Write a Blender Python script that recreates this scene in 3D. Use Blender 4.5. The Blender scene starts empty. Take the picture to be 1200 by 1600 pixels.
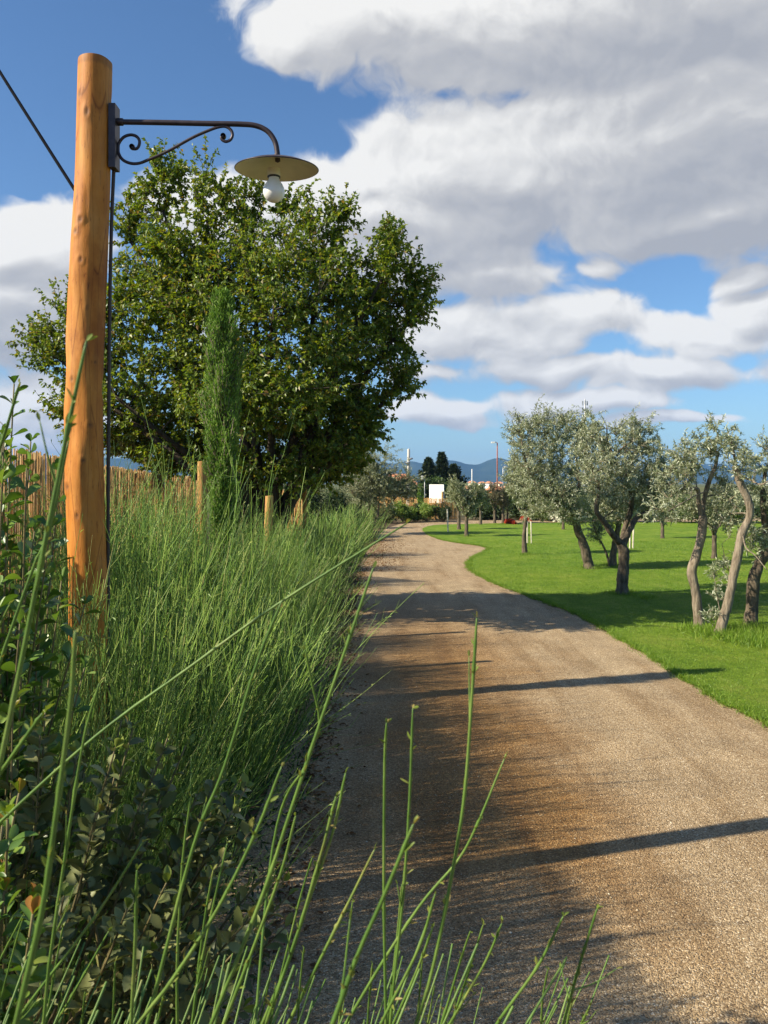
import bpy, math, random
import numpy as np

# ------------------------------------------------------------------ camera, sky, sun, exposure
SC = bpy.context.scene
COL = SC.collection
F, HOR, EYE = 1350.0, 755.0, 1.75        # focal length and horizon in photo pixels (1200x1600), eye height in metres
SUN_EL, SUN_AZ = 35.0, 18.0              # elevation; shadows run to +X turned this many degrees towards +Y

cam_d = bpy.data.cameras.new('camera')
cam = bpy.data.objects.new('camera', cam_d); COL.objects.link(cam)
cam.location = (0, 0, EYE); cam.rotation_euler = (math.radians(90), 0, 0)
cam_d.sensor_fit = 'AUTO'; cam_d.sensor_width = 36; cam_d.lens = F / 1600 * 36
cam_d.shift_y = -(800 - HOR) / 1600
cam_d.clip_start = 0.05; cam_d.clip_end = 20000
SC.camera = cam
cam_d.dof.use_dof = True; cam_d.dof.focus_distance = 4.0; cam_d.dof.aperture_fstop = 22.0
SC.render.resolution_x, SC.render.resolution_y = 768, 1024
SC.view_settings.view_transform = 'Standard'; SC.view_settings.look = 'None'
SC.view_settings.gamma = 1.0; SC.view_settings.exposure = 0.84
SC.cycles.max_bounces = 6; SC.cycles.diffuse_bounces = 3; SC.cycles.glossy_bounces = 2
SC.cycles.transmission_bounces = 3; SC.cycles.volume_bounces = 0; SC.cycles.use_denoising = True
SC.cycles.caustics_reflective = False; SC.cycles.caustics_refractive = False

R = math.radians
sun_d = bpy.data.lights.new('sun', 'SUN'); sun_o = bpy.data.objects.new('sun', sun_d); COL.objects.link(sun_o)
sun_d.energy = 5.0; sun_d.angle = R(0.55); sun_d.color = (1.0, 0.90, 0.70)
_tr = np.array([math.cos(R(SUN_AZ)) * math.cos(R(SUN_EL)), math.sin(R(SUN_AZ)) * math.cos(R(SUN_EL)), -math.sin(R(SUN_EL))])
from mathutils import Vector
sun_o.rotation_euler = Vector(_tr).to_track_quat('-Z', 'Y').to_euler()

def pxdir(px, py):
    x, z = (px - 600) / F, (HOR - py) / F
    return math.atan(x), math.atan2(z, math.hypot(x, 1))

def build_world():
    w = bpy.data.worlds.new('World'); SC.world = w; w.use_nodes = True
    nt = w.node_tree; nt.nodes.clear(); N, L = nt.nodes, nt.links
    def link(a, b): L.new(a, b)
    out = N.new('ShaderNodeOutputWorld'); bg = N.new('ShaderNodeBackground'); bg.inputs[1].default_value = 0.075
    sky = N.new('ShaderNodeTexSky'); sky.sky_type = 'NISHITA'; sky.sun_disc = False
    sky.sun_elevation = R(SUN_EL); sky.sun_rotation = math.atan2(-_tr[0], -_tr[1])
    sky.air_density = 1.0; sky.dust_density = 0.5; sky.ozone_density = 1.8
    # cloud density as a group of (azimuth, elevation)
    g = bpy.data.node_groups.new('cloud_density', 'ShaderNodeTree')
    g.interface.new_socket('p', in_out='INPUT', socket_type='NodeSocketVector')
    g.interface.new_socket('d', in_out='OUTPUT', socket_type='NodeSocketFloat'); g.interface.new_socket('bulk', in_out='OUTPUT', socket_type='NodeSocketFloat')
    GN, GL = g.nodes, g.links
    gi = GN.new('NodeGroupInput'); go = GN.new('NodeGroupOutput')
    def vm(op, a, b):
        n = GN.new('ShaderNodeVectorMath'); n.operation = op
        for i, v in enumerate((a, b)):
            if v is None: continue
            if isinstance(v, (tuple, list)): n.inputs[i].default_value = v
            else: GL.new(v, n.inputs[i])
        return n
    def mt(op, a, b=None, c=None, clamp=False):
        n = GN.new('ShaderNodeMath'); n.operation = op; n.use_clamp = clamp
        for i, v in enumerate((a, b, c)):
            if v is None: continue
            if isinstance(v, (int, float)): n.inputs[i].default_value = v
            else: GL.new(v, n.inputs[i])
        return n.outputs[0]
    def noise(vec, scale, detail, rough):
        n = GN.new('ShaderNodeTexNoise'); n.inputs['Scale'].default_value = scale; n.inputs['Detail'].default_value = detail
        n.inputs['Roughness'].default_value = rough; GL.new(vec, n.inputs['Vector']); return n
    st = vm('MULTIPLY', gi.outputs[0], (1, 1.7, 1)).outputs[0]
    wn = noise(st, 5.0, 3.0, 0.55)
    wv = vm('SUBTRACT', wn.outputs['Color'], (.5, .5, .5)).outputs[0]
    wv = vm('MULTIPLY', wv, (.16, .085, 0)).outputs[0]
    pw = vm('ADD', gi.outputs[0], wv).outputs[0]
    # (px, py, rx, ry, weight) in photo pixels: where the cloud banks stand in the sky
    blobs = [(960, 10, 560, 125, 1.5), (590, 40, 215, 78, 1.2), (1080, 215, 430, 160, 1.5), (800, 278, 360, 112, 1.3), (570, 268, 190, 74, 1.1), (470, 80, 110, 46, .8),
             (640, 350, 340, 100, 1.2), (760, 425, 190, 50, .95), (1120, 325, 260, 60, 1.25), (430, 330, 240, 80, .9), (930, 410, 70, 34, .75),
             (890, 492, 160, 62, 1.0), (1090, 512, 180, 56, .98), (740, 520, 180, 68, .95), (1190, 488, 110, 56, .95), (1010, 585, 310, 32, .95), (690, 588, 120, 30, .75),
             (880, 634, 170, 26, .9), (690, 642, 150, 24, .85), (1030, 660, 120, 15, .8), (1170, 425, 70, 30, .8),
             (20, 400, 170, 80, 1.2), (10, 490, 160, 75, 1.3), (60, 635, 140, 55, .95), (20, 695, 160, 24, .8), (260, 480, 220, 90, .6),
             (-300, 300, 260, 120, 1.1), (1700, 300, 500, 200, 1.3), (1600, 620, 330, 60, 1.0), (-420, 600, 260, 60, .9), (900, -500, 700, 250, 1.25), (-200, -600, 400, 160, 1.0)]
    acc = None
    for (px, py, rx, ry, wgt) in blobs:
        a, e = pxdir(px, py); ca = math.cos(a)
        d = vm('SUBTRACT', pw, (a, e, 0)).outputs[0]
        d = vm('MULTIPLY', d, (F / rx / (ca * ca) * ca, F / ry / ca * ca, 0)).outputs[0]
        ln = GN.new('ShaderNodeVectorMath'); ln.operation = 'LENGTH'; GL.new(d, ln.inputs[0])
        v = mt('MULTIPLY_ADD', ln.outputs['Value'], -wgt * .75, wgt)
        acc = v if acc is None else mt('SMOOTH_MAX', acc, v, .18)
    fb = noise(pw, 12.0, 8.0, .54)
    fb2 = noise(vm('MULTIPLY', st, (1.0, 1.25, 1)).outputs[0], 3.6, 4.0, .5)
    d = mt('MULTIPLY_ADD', mt('SUBTRACT', fb.outputs[0], .5), 1.15, acc)
    d = mt('MULTIPLY_ADD', mt('SUBTRACT', fb2.outputs[0], .5), .8, d)
    d = mt('SUBTRACT', d, .30)
    GL.new(d, go.inputs[0]); GL.new(mt('MULTIPLY_ADD', mt('SUBTRACT', fb2.outputs[0], .5), 1.1, acc), go.inputs[1])
    def M(op, a, b=None, c=None, clamp=False):
        n = N.new('ShaderNodeMath'); n.operation = op; n.use_clamp = clamp
        for i, v in enumerate((a, b, c)):
            if v is None: continue
            if isinstance(v, (int, float)): n.inputs[i].default_value = v
            else: link(v, n.inputs[i])
        return n.outputs[0]
    tc = N.new('ShaderNodeTexCoord'); sx = N.new('ShaderNodeSeparateXYZ'); link(tc.outputs['Generated'], sx.inputs[0])
    az = M('ARCTAN2', sx.outputs[0], sx.outputs[1]); el = M('ARCSINE', sx.outputs[2])
    cx = N.new('ShaderNodeCombineXYZ'); link(az, cx.inputs[0]); link(el, cx.inputs[1])
    def grp(v):
        n = N.new('ShaderNodeGroup'); n.node_tree = g; link(v, n.inputs[0]); return n
    g0 = grp(cx.outputs[0]); d0 = g0.outputs[0]
    def shifted(dx, dy):
        off = N.new('ShaderNodeVectorMath'); off.operation = 'ADD'; link(cx.outputs[0], off.inputs[0]); off.inputs[1].default_value = (dx, dy, 0)
        return grp(off.outputs[0])
    g1 = shifted(-.007, .013); g2 = shifted(-.02, .055)
    mr = N.new('ShaderNodeMapRange'); mr.interpolation_type = 'SMOOTHSTEP'; link(d0, mr.inputs[0])
    mr.inputs[1].default_value = -.04; mr.inputs[2].default_value = .22
    cover = mr.outputs[0]
    lit = M('MULTIPLY_ADD', M('SUBTRACT', d0, g1.outputs[0]), 1.25, .83)
    thick = N.new('ShaderNodeMapRange'); link(g2.outputs[1], thick.inputs[0]); thick.inputs[1].default_value = .15; thick.inputs[2].default_value = 1.15
    thick.inputs[3].default_value = .18; thick.inputs[4].default_value = -.60
    lit = M('ADD', lit, thick.outputs[0], None, True)
    cr = N.new('ShaderNodeValToRGB'); link(lit, cr.inputs[0])
    el_ = cr.color_ramp.elements
    el_[0].position = 0.0; el_[0].color = (3.2, 3.35, 3.7, 1)
    el_[1].position = 1.0; el_[1].color = (6.9, 6.85, 6.7, 1)
    e2 = el_.new(.45); e2.color = (4.3, 4.35, 4.5, 1)
    tint = N.new('ShaderNodeMix'); tint.data_type = 'RGBA'; tint.blend_type = 'MULTIPLY'; tint.inputs[0].default_value = 1
    link(sky.outputs[0], tint.inputs[6]); tint.inputs[7].default_value = (.66, .88, 1.09, 1)
    mx = N.new('ShaderNodeMix'); mx.data_type = 'RGBA'; link(cover, mx.inputs[0]); link(tint.outputs[2], mx.inputs[6]); link(cr.outputs[0], mx.inputs[7])
    link(mx.outputs[2], bg.inputs[0]); link(bg.outputs[0], out.inputs[0])
    w.cycles.sampling_method = 'MANUAL'; w.cycles.sample_map_resolution = 512
build_world()

# ------------------------------------------------------------------ helpers
rng = np.random.default_rng(7)
def P(px, py, Y): return np.array([(px - 600) / F * Y, Y, EYE - (py - HOR) / F * Y])
def G(px, py):
    Y = EYE * F / (py - HOR); return np.array([(px - 600) / F * Y, Y, 0.0])
def nrm(v): return v / np.maximum(np.linalg.norm(v, axis=-1, keepdims=True), 1e-9)

class MB:
    """collects vertices and faces; build() links ONE mesh object"""
    def __init__(s): s.v, s.q, s.t, s.n = [], [], [], 0; s.qm, s.tm = [], []
    def add(s, v, quads=None, tris=None, mi=0):
        v = np.asarray(v, float).reshape(-1, 3)
        if quads is not None and len(quads): s.q.append(np.asarray(quads) + s.n); s.qm.append(np.full(len(quads), mi))
        if tris is not None and len(tris): s.t.append(np.asarray(tris) + s.n); s.tm.append(np.full(len(tris), mi))
        s.v.append(v); s.n += len(v)
    def mesh(s, name, mats, smooth=True, origin=(0, 0, 0)):
        me = bpy.data.meshes.new(name)
        v = np.concatenate(s.v) - np.asarray(origin)
        q = np.concatenate(s.q) if s.q else np.zeros((0, 4), int); t = np.concatenate(s.t) if s.t else np.zeros((0, 3), int)
        me.vertices.add(len(v)); me.vertices.foreach_set('co', v.astype(np.float32).ravel())
        me.loops.add(q.size + t.size); me.loops.foreach_set('vertex_index', np.concatenate([q.ravel(), t.ravel()]).astype(np.int32))
        me.polygons.add(len(q) + len(t))
        ls = np.concatenate([np.arange(len(q)) * 4, q.size + np.arange(len(t)) * 3]).astype(np.int32)
        me.polygons.foreach_set('loop_start', ls)
        mi = np.concatenate(s.qm + s.tm) if (s.qm or s.tm) else np.zeros(0)
        me.polygons.foreach_set('material_index', mi.astype(np.int32))
        me.polygons.foreach_set('use_smooth', np.full(len(q) + len(t), smooth))
        for m in (mats if isinstance(mats, (list, tuple)) else [mats]): me.materials.append(m)
        me.update(); me.validate()
        return me
    def build(s, name, mats, parent=None, smooth=True, origin=None):
        org = origin if origin is not None else ((parent.location[:] if parent else (0, 0, 0)))
        o = bpy.data.objects.new(name, s.mesh(name, mats, smooth, org)); COL.objects.link(o)
        if parent: o.parent = parent
        else: o.location = org
        return o
    def box(s, c, sz, mi=0, rot=0.0):
        x, y, z = np.array(sz) / 2
        v = np.array([[-x, -y, -z], [x, -y, -z], [x, y, -z], [-x, y, -z], [-x, -y, z], [x, -y, z], [x, y, z], [-x, y, z]])
        if rot:
            ca, sa = math.cos(rot), math.sin(rot); v = np.stack([v[:, 0] * ca - v[:, 1] * sa, v[:, 0] * sa + v[:, 1] * ca, v[:, 2]], 1)
        s.add(v + np.array(c), [[0, 3, 2, 1], [4, 5, 6, 7], [0, 1, 5, 4], [1, 2, 6, 5], [2, 3, 7, 6], [3, 0, 4, 7]], mi=mi)
    def lathe(s, prof, c, n=32, mi=0):
        prof = np.array(prof, float); a = np.linspace(0, 2 * math.pi, n, endpoint=False)
        v = np.stack([prof[:, None, 0] * np.cos(a), prof[:, None, 0] * np.sin(a), np.repeat(prof[:, 1:2], n, 1)], -1) + np.array(c)
        k = len(prof); i, j = np.meshgrid(np.arange(k - 1), np.arange(n), indexing='ij'); j2 = (j + 1) % n
        s.add(v, np.stack([i * n + j, i * n + j2, (i + 1) * n + j2, (i + 1) * n + j], -1).reshape(-1, 4), mi=mi)

def tubes(mb, Pt, Rd, sides=4, mi=0, cap=True):
    """Pt [N,K,3], Rd [N,K] or scalar"""
    Pt = np.asarray(Pt, float)
    if Pt.ndim == 2: Pt = Pt[None]
    N, K, _ = Pt.shape
    Rd = np.broadcast_to(np.asarray(Rd, float), (N, K))
    T = nrm(np.gradient(Pt, axis=1))
    ref = np.where(np.abs(nrm(Pt[:, -1] - Pt[:, 0])[:, 1:2]) < .85, [[0.05, 1.0, .03]], [[1.0, 0.03, .05]])[:, None, :]
    A = nrm(np.cross(T, ref)); B = np.cross(T, A)
    a = np.arange(sides) * 2 * math.pi / sides
    V = Pt[:, :, None] + Rd[..., None, None] * (np.cos(a)[:, None] * A[:, :, None] + np.sin(a)[:, None] * B[:, :, None])
    n, i, j = np.meshgrid(np.arange(N), np.arange(K - 1), np.arange(sides), indexing='ij'); j2 = (j + 1) % sides
    b = n * K * sides
    q = np.stack([b + i * sides + j, b + i * sides + j2, b + (i + 1) * sides + j2, b + (i + 1) * sides + j], -1).reshape(-1, 4)
    V = V.reshape(-1, 3); tr = None
    if cap:
        tipi = len(V) + np.arange(N); V = np.concatenate([V, Pt[:, -1] + T[:, -1] * Rd[:, -1:] * .6])
        n, j = np.meshgrid(np.arange(N), np.arange(sides), indexing='ij'); e = n * K * sides + (K - 1) * sides
        tr = np.stack([e + j, e + (j + 1) % sides, tipi[n]], -1).reshape(-1, 3)
    mb.add(V, q, tr, mi)

def smooth_path(pts, n):
    """Catmull-Rom through pts, n samples"""
    p = np.asarray(pts, float); p = np.concatenate([[2 * p[0] - p[1]], p, [2 * p[-1] - p[-2]]])
    k = len(p) - 3; u = np.linspace(0, k - 1e-6, n); i = u.astype(int); t = (u - i)[:, None]
    a, b, c, d = p[i], p[i + 1], p[i + 2], p[i + 3]
    return .5 * ((2 * b) + (-a + c) * t + (2 * a - 5 * b + 4 * c - d) * t * t + (-a + 3 * b - 3 * c + d) * t ** 3)

def leaves(mb, Po, D, L, W, g, mi=0, fold=.25, tipw=.45, up=None):
    """two-triangle folded leaves"""
    n = len(Po); D = nrm(D)
    u = g.normal(size=(n, 3)) * .6 + np.array([0, 0, 1.0]) if up is None else up
    S = nrm(np.cross(D, u)); Nn = np.cross(S, D); L = np.broadcast_to(L, n)[:, None]; W = np.broadcast_to(W, n)[:, None]
    m = Po + D * L * tipw + Nn * W * fold
    V = np.stack([Po, m + S * W / 2, Po + D * L - np.array([0, 0, .12]) * L, m - S * W / 2], 1).reshape(-1, 3)
    b = np.arange(n)[:, None] * 4
    mb.add(V, None, np.concatenate([b + [0, 1, 2], b + [0, 2, 3]]), mi)

def big_leaves(mb, Po, D, L, W, g, mi=0, prof=None, bend=.35, cup=.22, serr=0.0):
    """leaves with a midrib, a curved blade and a shaped outline, for shrubs near the camera"""
    prof = prof or [(0, .04), (.12, .32), (.28, .74), (.45, .97), (.6, 1.0), (.75, .84), (.88, .5), (.96, .2), (1, .02)]
    if serr:
        pr = []
        for i, t in enumerate(np.linspace(0, 1, 15)):
            w = np.interp(t, [p[0] for p in prof], [p[1] for p in prof]); pr.append((t, w * (1 + (serr if i % 2 else -serr))))
        prof = pr
    n = len(Po); D = nrm(D); S = nrm(np.cross(D, g.normal(size=(n, 3)) * .55 + np.array([0, 0, 1.0]))); Nn = np.cross(S, D)
    L = np.broadcast_to(L, n)[:, None]; W = np.broadcast_to(W, n)[:, None]; bd = g.normal(bend, .25, n)[:, None]; cp = g.normal(cup, .08, n)[:, None]
    rows = []
    for (t, w) in prof:
        c = Po + D * L * t - Nn * (bd * L * t * t * .5)
        e = Nn * W * w * cp
        rows.append(np.stack([c + S * W / 2 * w + e, c, c - S * W / 2 * w + e], 1))
    V = np.stack(rows, 1); k = len(prof)
    b = (np.arange(n) * k * 3)[:, None, None]; i = (np.arange(k - 1) * 3)[None, :, None]
    q = np.concatenate([(b + i + np.array([0, 1, 4, 3])), (b + i + np.array([1, 2, 5, 4]))]).reshape(-1, 4)
    mb.add(V.reshape(-1, 3), q, None, mi)

# ------------------------------------------------------------------ tags
def tag(o, label=None, cat=None, group=None, kind=None):
    if label: o['label'] = label
    if cat: o['category'] = cat
    if group: o['group'] = group
    if kind: o['kind'] = kind
    return o
def thing(name, label, cat, loc=(0, 0, 0), group=None):
    o = bpy.data.objects.new(name, None); COL.objects.link(o); o.location = tuple(float(c) for c in loc); o.empty_display_size = .2
    return tag(o, label, cat, group)

# ------------------------------------------------------------------ materials
def nodes(name):
    m = bpy.data.materials.new(name); m.use_nodes = True
    nt = m.node_tree; return m, nt, nt.nodes['Principled BSDF'], nt.nodes['Material Output']
def ramp(nt, fac, stops):
    r = nt.nodes.new('ShaderNodeValToRGB'); e = r.color_ramp.elements
    while len(e) < len(stops): e.new(.5)
    for k, (p, c) in zip(e, stops): k.position = p; k.color = (*c, 1)
    nt.links.new(fac, r.inputs[0]); return r.outputs[0]
def tnoise(nt, scale, detail=4, rough=.55, vec=None, stretch=None):
    n = nt.nodes.new('ShaderNodeTexNoise'); n.inputs['Scale'].default_value = scale; n.inputs['Detail'].default_value = detail; n.inputs['Roughness'].default_value = rough
    tc = nt.nodes.new('ShaderNodeTexCoord'); src = tc.outputs['Object']
    if stretch:
        mp = nt.nodes.new('ShaderNodeMapping'); mp.inputs['Scale'].default_value = stretch; nt.links.new(src, mp.inputs[0]); src = mp.outputs[0]
    nt.links.new(src, n.inputs['Vector']); return n
def bump(nt, h, bs, strength, dist):
    b = nt.nodes.new('ShaderNodeBump'); b.inputs['Strength'].default_value = strength; b.inputs['Distance'].default_value = dist
    nt.links.new(h, b.inputs['Height']); nt.links.new(b.outputs[0], bs.inputs['Normal']); return b
def mixc(nt, fac, a, b, mode='MIX'):
    m = nt.nodes.new('ShaderNodeMix'); m.data_type = 'RGBA'; m.blend_type = mode
    for s, v in ((0, fac), (6, a), (7, b)):
        if isinstance(v, (int, float)): m.inputs[s].default_value = v
        elif isinstance(v, tuple): m.inputs[s].default_value = (*v, 1)
        else: nt.links.new(v, m.inputs[s])
    return m.outputs[2]
def plain(name, c, rough=.6, metal=0, nscale=None, var=.25, spec=.5):
    m, nt, bs, _ = nodes(name)
    bs.inputs['Roughness'].default_value = rough; bs.inputs['Metallic'].default_value = metal; bs.inputs['Specular IOR Level'].default_value = spec
    n = tnoise(nt, nscale or 8)
    nt.links.new(ramp(nt, n.outputs[0], [(.3, tuple(x * (1 - var) for x in c)), (.7, tuple(min(1, x * (1 + var)) for x in c))]), bs.inputs['Base Color'])
    return m
def leafmat(name, stops, rough=.45, trans=.3, tcol=None, spec=.4):
    """two-sided leaf: colour varies from leaf to leaf, some light comes through"""
    m, nt, bs, out = nodes(name)
    ge = nt.nodes.new('ShaderNodeNewGeometry'); c = ramp(nt, ge.outputs['Random Per Island'], stops)
    nt.links.new(c, bs.inputs['Base Color']); bs.inputs['Roughness'].default_value = rough; bs.inputs['Specular IOR Level'].default_value = spec
    tr = nt.nodes.new('ShaderNodeBsdfTranslucent'); nt.links.new(mixc(nt, 1.0, c, tcol or (1.5, 1.6, .7), 'MULTIPLY'), tr.inputs[0])
    mx = nt.nodes.new('ShaderNodeMixShader'); mx.inputs[0].default_value = trans
    nt.links.new(bs.outputs[0], mx.inputs[1]); nt.links.new(tr.outputs[0], mx.inputs[2]); nt.links.new(mx.outputs[0], out.inputs[0])
    return m
def barkmat(name, a, b, scale=18, stretch=(1, 1, .25), depth=.012):
    m, nt, bs, _ = nodes(name); n = tnoise(nt, scale, 6, .65, stretch=stretch); n2 = tnoise(nt, 3, 3)
    c = ramp(nt, n.outputs[0], [(.32, a), (.68, b)]); c = mixc(nt, .5, c, ramp(nt, n2.outputs[0], [(.35, (.6, .6, .6)), (.65, (1.15, 1.1, 1.05))]), 'MULTIPLY')
    nt.links.new(c, bs.inputs['Base Color']); bs.inputs['Roughness'].default_value = .9; bs.inputs['Specular IOR Level'].default_value = .2
    bump(nt, n.outputs[0], bs, .9, depth); return m

M = {}
M['pear_leaf'] = leafmat('pear_leaf', [(0, (.060, .108, .014)), (.5, (.135, .205, .025)), (.84, (.25, .305, .04)), (.95, (.26, .23, .05)), (1, (.22, .13, .04))], .44, .38, (1.7, 1.6, .5), spec=.5)
M['olive_leaf'] = leafmat('olive_leaf', [(0, (.15, .175, .095)), (.45, (.29, .325, .19)), (.8, (.47, .50, .35)), (1, (.66, .68, .55))], .42, .22, (1.1, 1.15, .6), spec=.5)
M['olive_pale'] = leafmat('olive_pale', [(0, (.14, .165, .075)), (.5, (.27, .29, .15)), (1, (.5, .51, .36))], .45, .2, (1.1, 1.2, .7))
M['twiggy_leaf'] = leafmat('twiggy_leaf', [(0, (.10, .09, .055)), (.5, (.17, .15, .09)), (1, (.25, .23, .14))], .6, .15, (1.1, 1.1, .8))
M['cypress_leaf'] = leafmat('cypress_leaf', [(0, (.085, .165, .025)), (.6, (.17, .29, .045)), (1, (.28, .40, .08))], .6, .2, spec=.25)
M['conifer_leaf'] = leafmat('conifer_leaf', [(0, (.014, .026, .012)), (.6, (.028, .048, .02)), (1, (.06, .075, .03))], .6, .1, spec=.2)
M['broom_stem'] = leafmat('broom_stem', [(0, (.055, .125, .024)), (.35, (.125, .245, .040)), (.72, (.24, .385, .065)), (.94, (.38, .49, .14)), (1, (.40, .35, .15))], .42, .10, spec=.4)
def stem_mat():
    m, nt, bs, _ = nodes('near_stem'); n = tnoise(nt, 9, 4, .6); n2 = tnoise(nt, 140, 3, .7, stretch=(1, 1, .12))
    ge = nt.nodes.new('ShaderNodeNewGeometry')
    c = ramp(nt, n.outputs[0], [(.30, (.060, .135, .024)), (.5, (.105, .195, .034)), (.62, (.15, .23, .05)), (.74, (.25, .25, .07))])
    c = mixc(nt, .7, c, ramp(nt, n2.outputs[0], [(.35, (.7, .72, .7)), (.65, (1.2, 1.15, 1.15))]), 'MULTIPLY')
    nt.links.new(c, bs.inputs['Base Color']); bs.inputs['Roughness'].default_value = .5; bs.inputs['Specular IOR Level'].default_value = .35
    bump(nt, n2.outputs[0], bs, .5, .0008); return m
M['near_stem'] = stem_mat()
M['bud'] = leafmat('bud', [(0, (.14, .20, .03)), (.6, (.20, .25, .05)), (1, (.26, .20, .06))], .5, .25)
M['broom_leaf'] = leafmat('broom_leaf', [(0, (.13, .22, .04)), (.7, (.25, .35, .07)), (1, (.38, .42, .11))], .5, .25)
M['laurel_leaf'] = leafmat('laurel_leaf', [(0, (.06, .13, .02)), (.6, (.115, .21, .03)), (.95, (.18, .27, .045)), (1, (.24, .29, .05))], .40, .22, spec=.6)
M['young_leaf'] = leafmat('young_leaf', [(0, (.12, .20, .02)), (.7, (.20, .24, .03)), (1, (.42, .13, .04))], .35, .3)
M['holm_leaf'] = leafmat('holm_leaf', [(0, (.085, .105, .035)), (.5, (.15, .175, .058)), (.85, (.24, .26, .10)), (1, (.34, .33, .12))], .5, .15, (1.1, 1.2, .7))
M['hedge_leaf'] = leafmat('hedge_leaf', [(0, (.018, .036, .012)), (.6, (.035, .062, .018)), (1, (.06, .09, .025))], .5, .2)
M['green_leaf'] = leafmat('green_leaf', [(0, (.05, .09, .02)), (.6, (.09, .14, .035)), (1, (.14, .19, .05))], .5, .25)
M['grass_blade'] = leafmat('grass_blade', [(0, (.10, .19, .014)), (.6, (.16, .27, .022)), (1, (.25, .33, .05))], .5, .3, (1.5, 1.5, .5))
M['dry_leaf'] = leafmat('dry_leaf', [(0, (.10, .045, .015)), (.6, (.20, .10, .035)), (1, (.30, .17, .06))], .7, .15, (1.2, 1, .6))
M['white_flower'] = leafmat('white_flower', [(0, (.55, .55, .42)), (1, (.8, .78, .62))], .6, .2, (1, 1, 1))
M['red_flower'] = leafmat('red_flower', [(0, (.35, .03, .015)), (1, (.6, .08, .03))], .6, .2, (1.2, 1, 1))
M['reed'] = leafmat('reed', [(0, (.34, .17, .05)), (.5, (.47, .27, .085)), (.9, (.58, .37, .14)), (1, (.68, .48, .22))], .6, .12, (1.2, 1, .7), spec=.3)
M['olive_bark'] = barkmat('olive_bark', (.055, .042, .030), (.22, .175, .125), 26, (1, 1, .22), .03)
M['pale_bark'] = barkmat('pale_bark', (.11, .085, .06), (.38, .315, .24), 26, (1, 1, .2), .03)
M['dark_bark'] = barkmat('dark_bark', (.03, .024, .018), (.09, .072, .055))
M['twig'] = plain('twig', (.16, .13, .085), .8)
M['green_twig'] = plain('green_twig', (.16, .13, .05), .7)
M['stake'] = plain('stake', (.62, .56, .42), .8)
M['iron'] = plain('iron', (.050, .036, .040), .45, .35, 30, .35)
M['conduit'] = plain('conduit', (.06, .045, .038), .6)
M['enamel'] = plain('enamel', (.68, .645, .52), .5, 0, 14, .08)
M['opal'] = plain('opal', (.84, .83, .80), .18, 0, 3, .03)
M['black'] = plain('black', (.012, .012, .013), .5)
M['white_paint'] = plain('white_paint', (.78, .77, .74), .6, 0, 5, .05)
M['red_print'] = plain('red_print', (.55, .16, .15), .7)
M['grey_print'] = plain('grey_print', (.38, .38, .40), .7)
M['concrete'] = plain('concrete', (.50, .47, .42), .9, 0, 6, .12)
M['rust_red'] = plain('rust_red', (.33, .10, .06), .7)
M['red_cloth'] = plain('red_cloth', (.50, .06, .03), .8)
M['terracotta'] = plain('terracotta', (.60, .24, .12), .85, 0, 3, .2)
M['ochre_wall'] = plain('ochre_wall', (.62, .42, .20), .9, 0, 2, .1)
M['cream_wall'] = plain('cream_wall', (.72, .64, .48), .9, 0, 2, .08)
M['orange_wall'] = plain('orange_wall', (.55, .24, .10), .9, 0, 2, .1)
M['glass'] = plain('glass', (.03, .035, .04), .15)
M['steel'] = plain('steel', (.42, .42, .42), .45, .5)

def wood_pole():
    m, nt, bs, _ = nodes('wood_pole')
    g1 = tnoise(nt, 7, 5, .6, stretch=(3, 3, .6)); g2 = tnoise(nt, 2.2, 5, .65, stretch=(2, 2, 1.3)); g3 = tnoise(nt, 26, 4, .7, stretch=(5, 5, .7))
    c = ramp(nt, g1.outputs[0], [(.25, (.41, .130, .017)), (.5, (.54, .205, .031)), (.75, (.63, .285, .064))])
    c = mixc(nt, .75, c, ramp(nt, g2.outputs[0], [(.34, (.55, .40, .28)), (.45, (.9, .85, .8)), (.55, (1.05, 1.05, 1.05)), (.72, (1.15, 1.2, 1.35))]), 'MULTIPLY')
    c = mixc(nt, 1.0, c, ramp(nt, g3.outputs[0], [(.30, (.45, .36, .3)), (.40, (1, 1, 1)), (1, (1, 1, 1))]), 'MULTIPLY')
    # dark weathering cracks with a shape of their own
    v = nt.nodes.new('ShaderNodeTexVoronoi'); v.feature = 'DISTANCE_TO_EDGE'; v.inputs['Scale'].default_value = 3.0
    tc = nt.nodes.new('ShaderNodeTexCoord'); mp = nt.nodes.new('ShaderNodeMapping'); mp.inputs['Scale'].default_value = (7, 7, .45)
    nt.links.new(tc.outputs['Object'], mp.inputs[0]); nt.links.new(mp.outputs[0], v.inputs['Vector'])
    c = mixc(nt, .7, c, ramp(nt, v.outputs['Distance'], [(0, (.30, .18, .11)), (.012, (.8, .72, .66)), (.03, (1, 1, 1))]), 'MULTIPLY')
    at = nt.nodes.new('ShaderNodeAttribute'); at.attribute_name = 'mark'; c = mixc(nt, at.outputs['Fac'], c, (.16, .065, .022))
    gw = tnoise(nt, 1.6, 6, .7, stretch=(3, 3, .5)); c = mixc(nt, ramp(nt, gw.outputs[0], [(.56, (0, 0, 0)), (.74, (.5, .5, .5))]), c, (.42, .29, .17))
    nt.links.new(c, bs.inputs['Base Color']); bs.inputs['Roughness'].default_value = .62; bs.inputs['Specular IOR Level'].default_value = .3
    bump(nt, g1.outputs[0], bs, .45, .008); return m
M['pole'] = wood_pole()
M['post'] = barkmat('post', (.34, .17, .05), (.58, .34, .13), 14, (4, 4, .4), .005)

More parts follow.
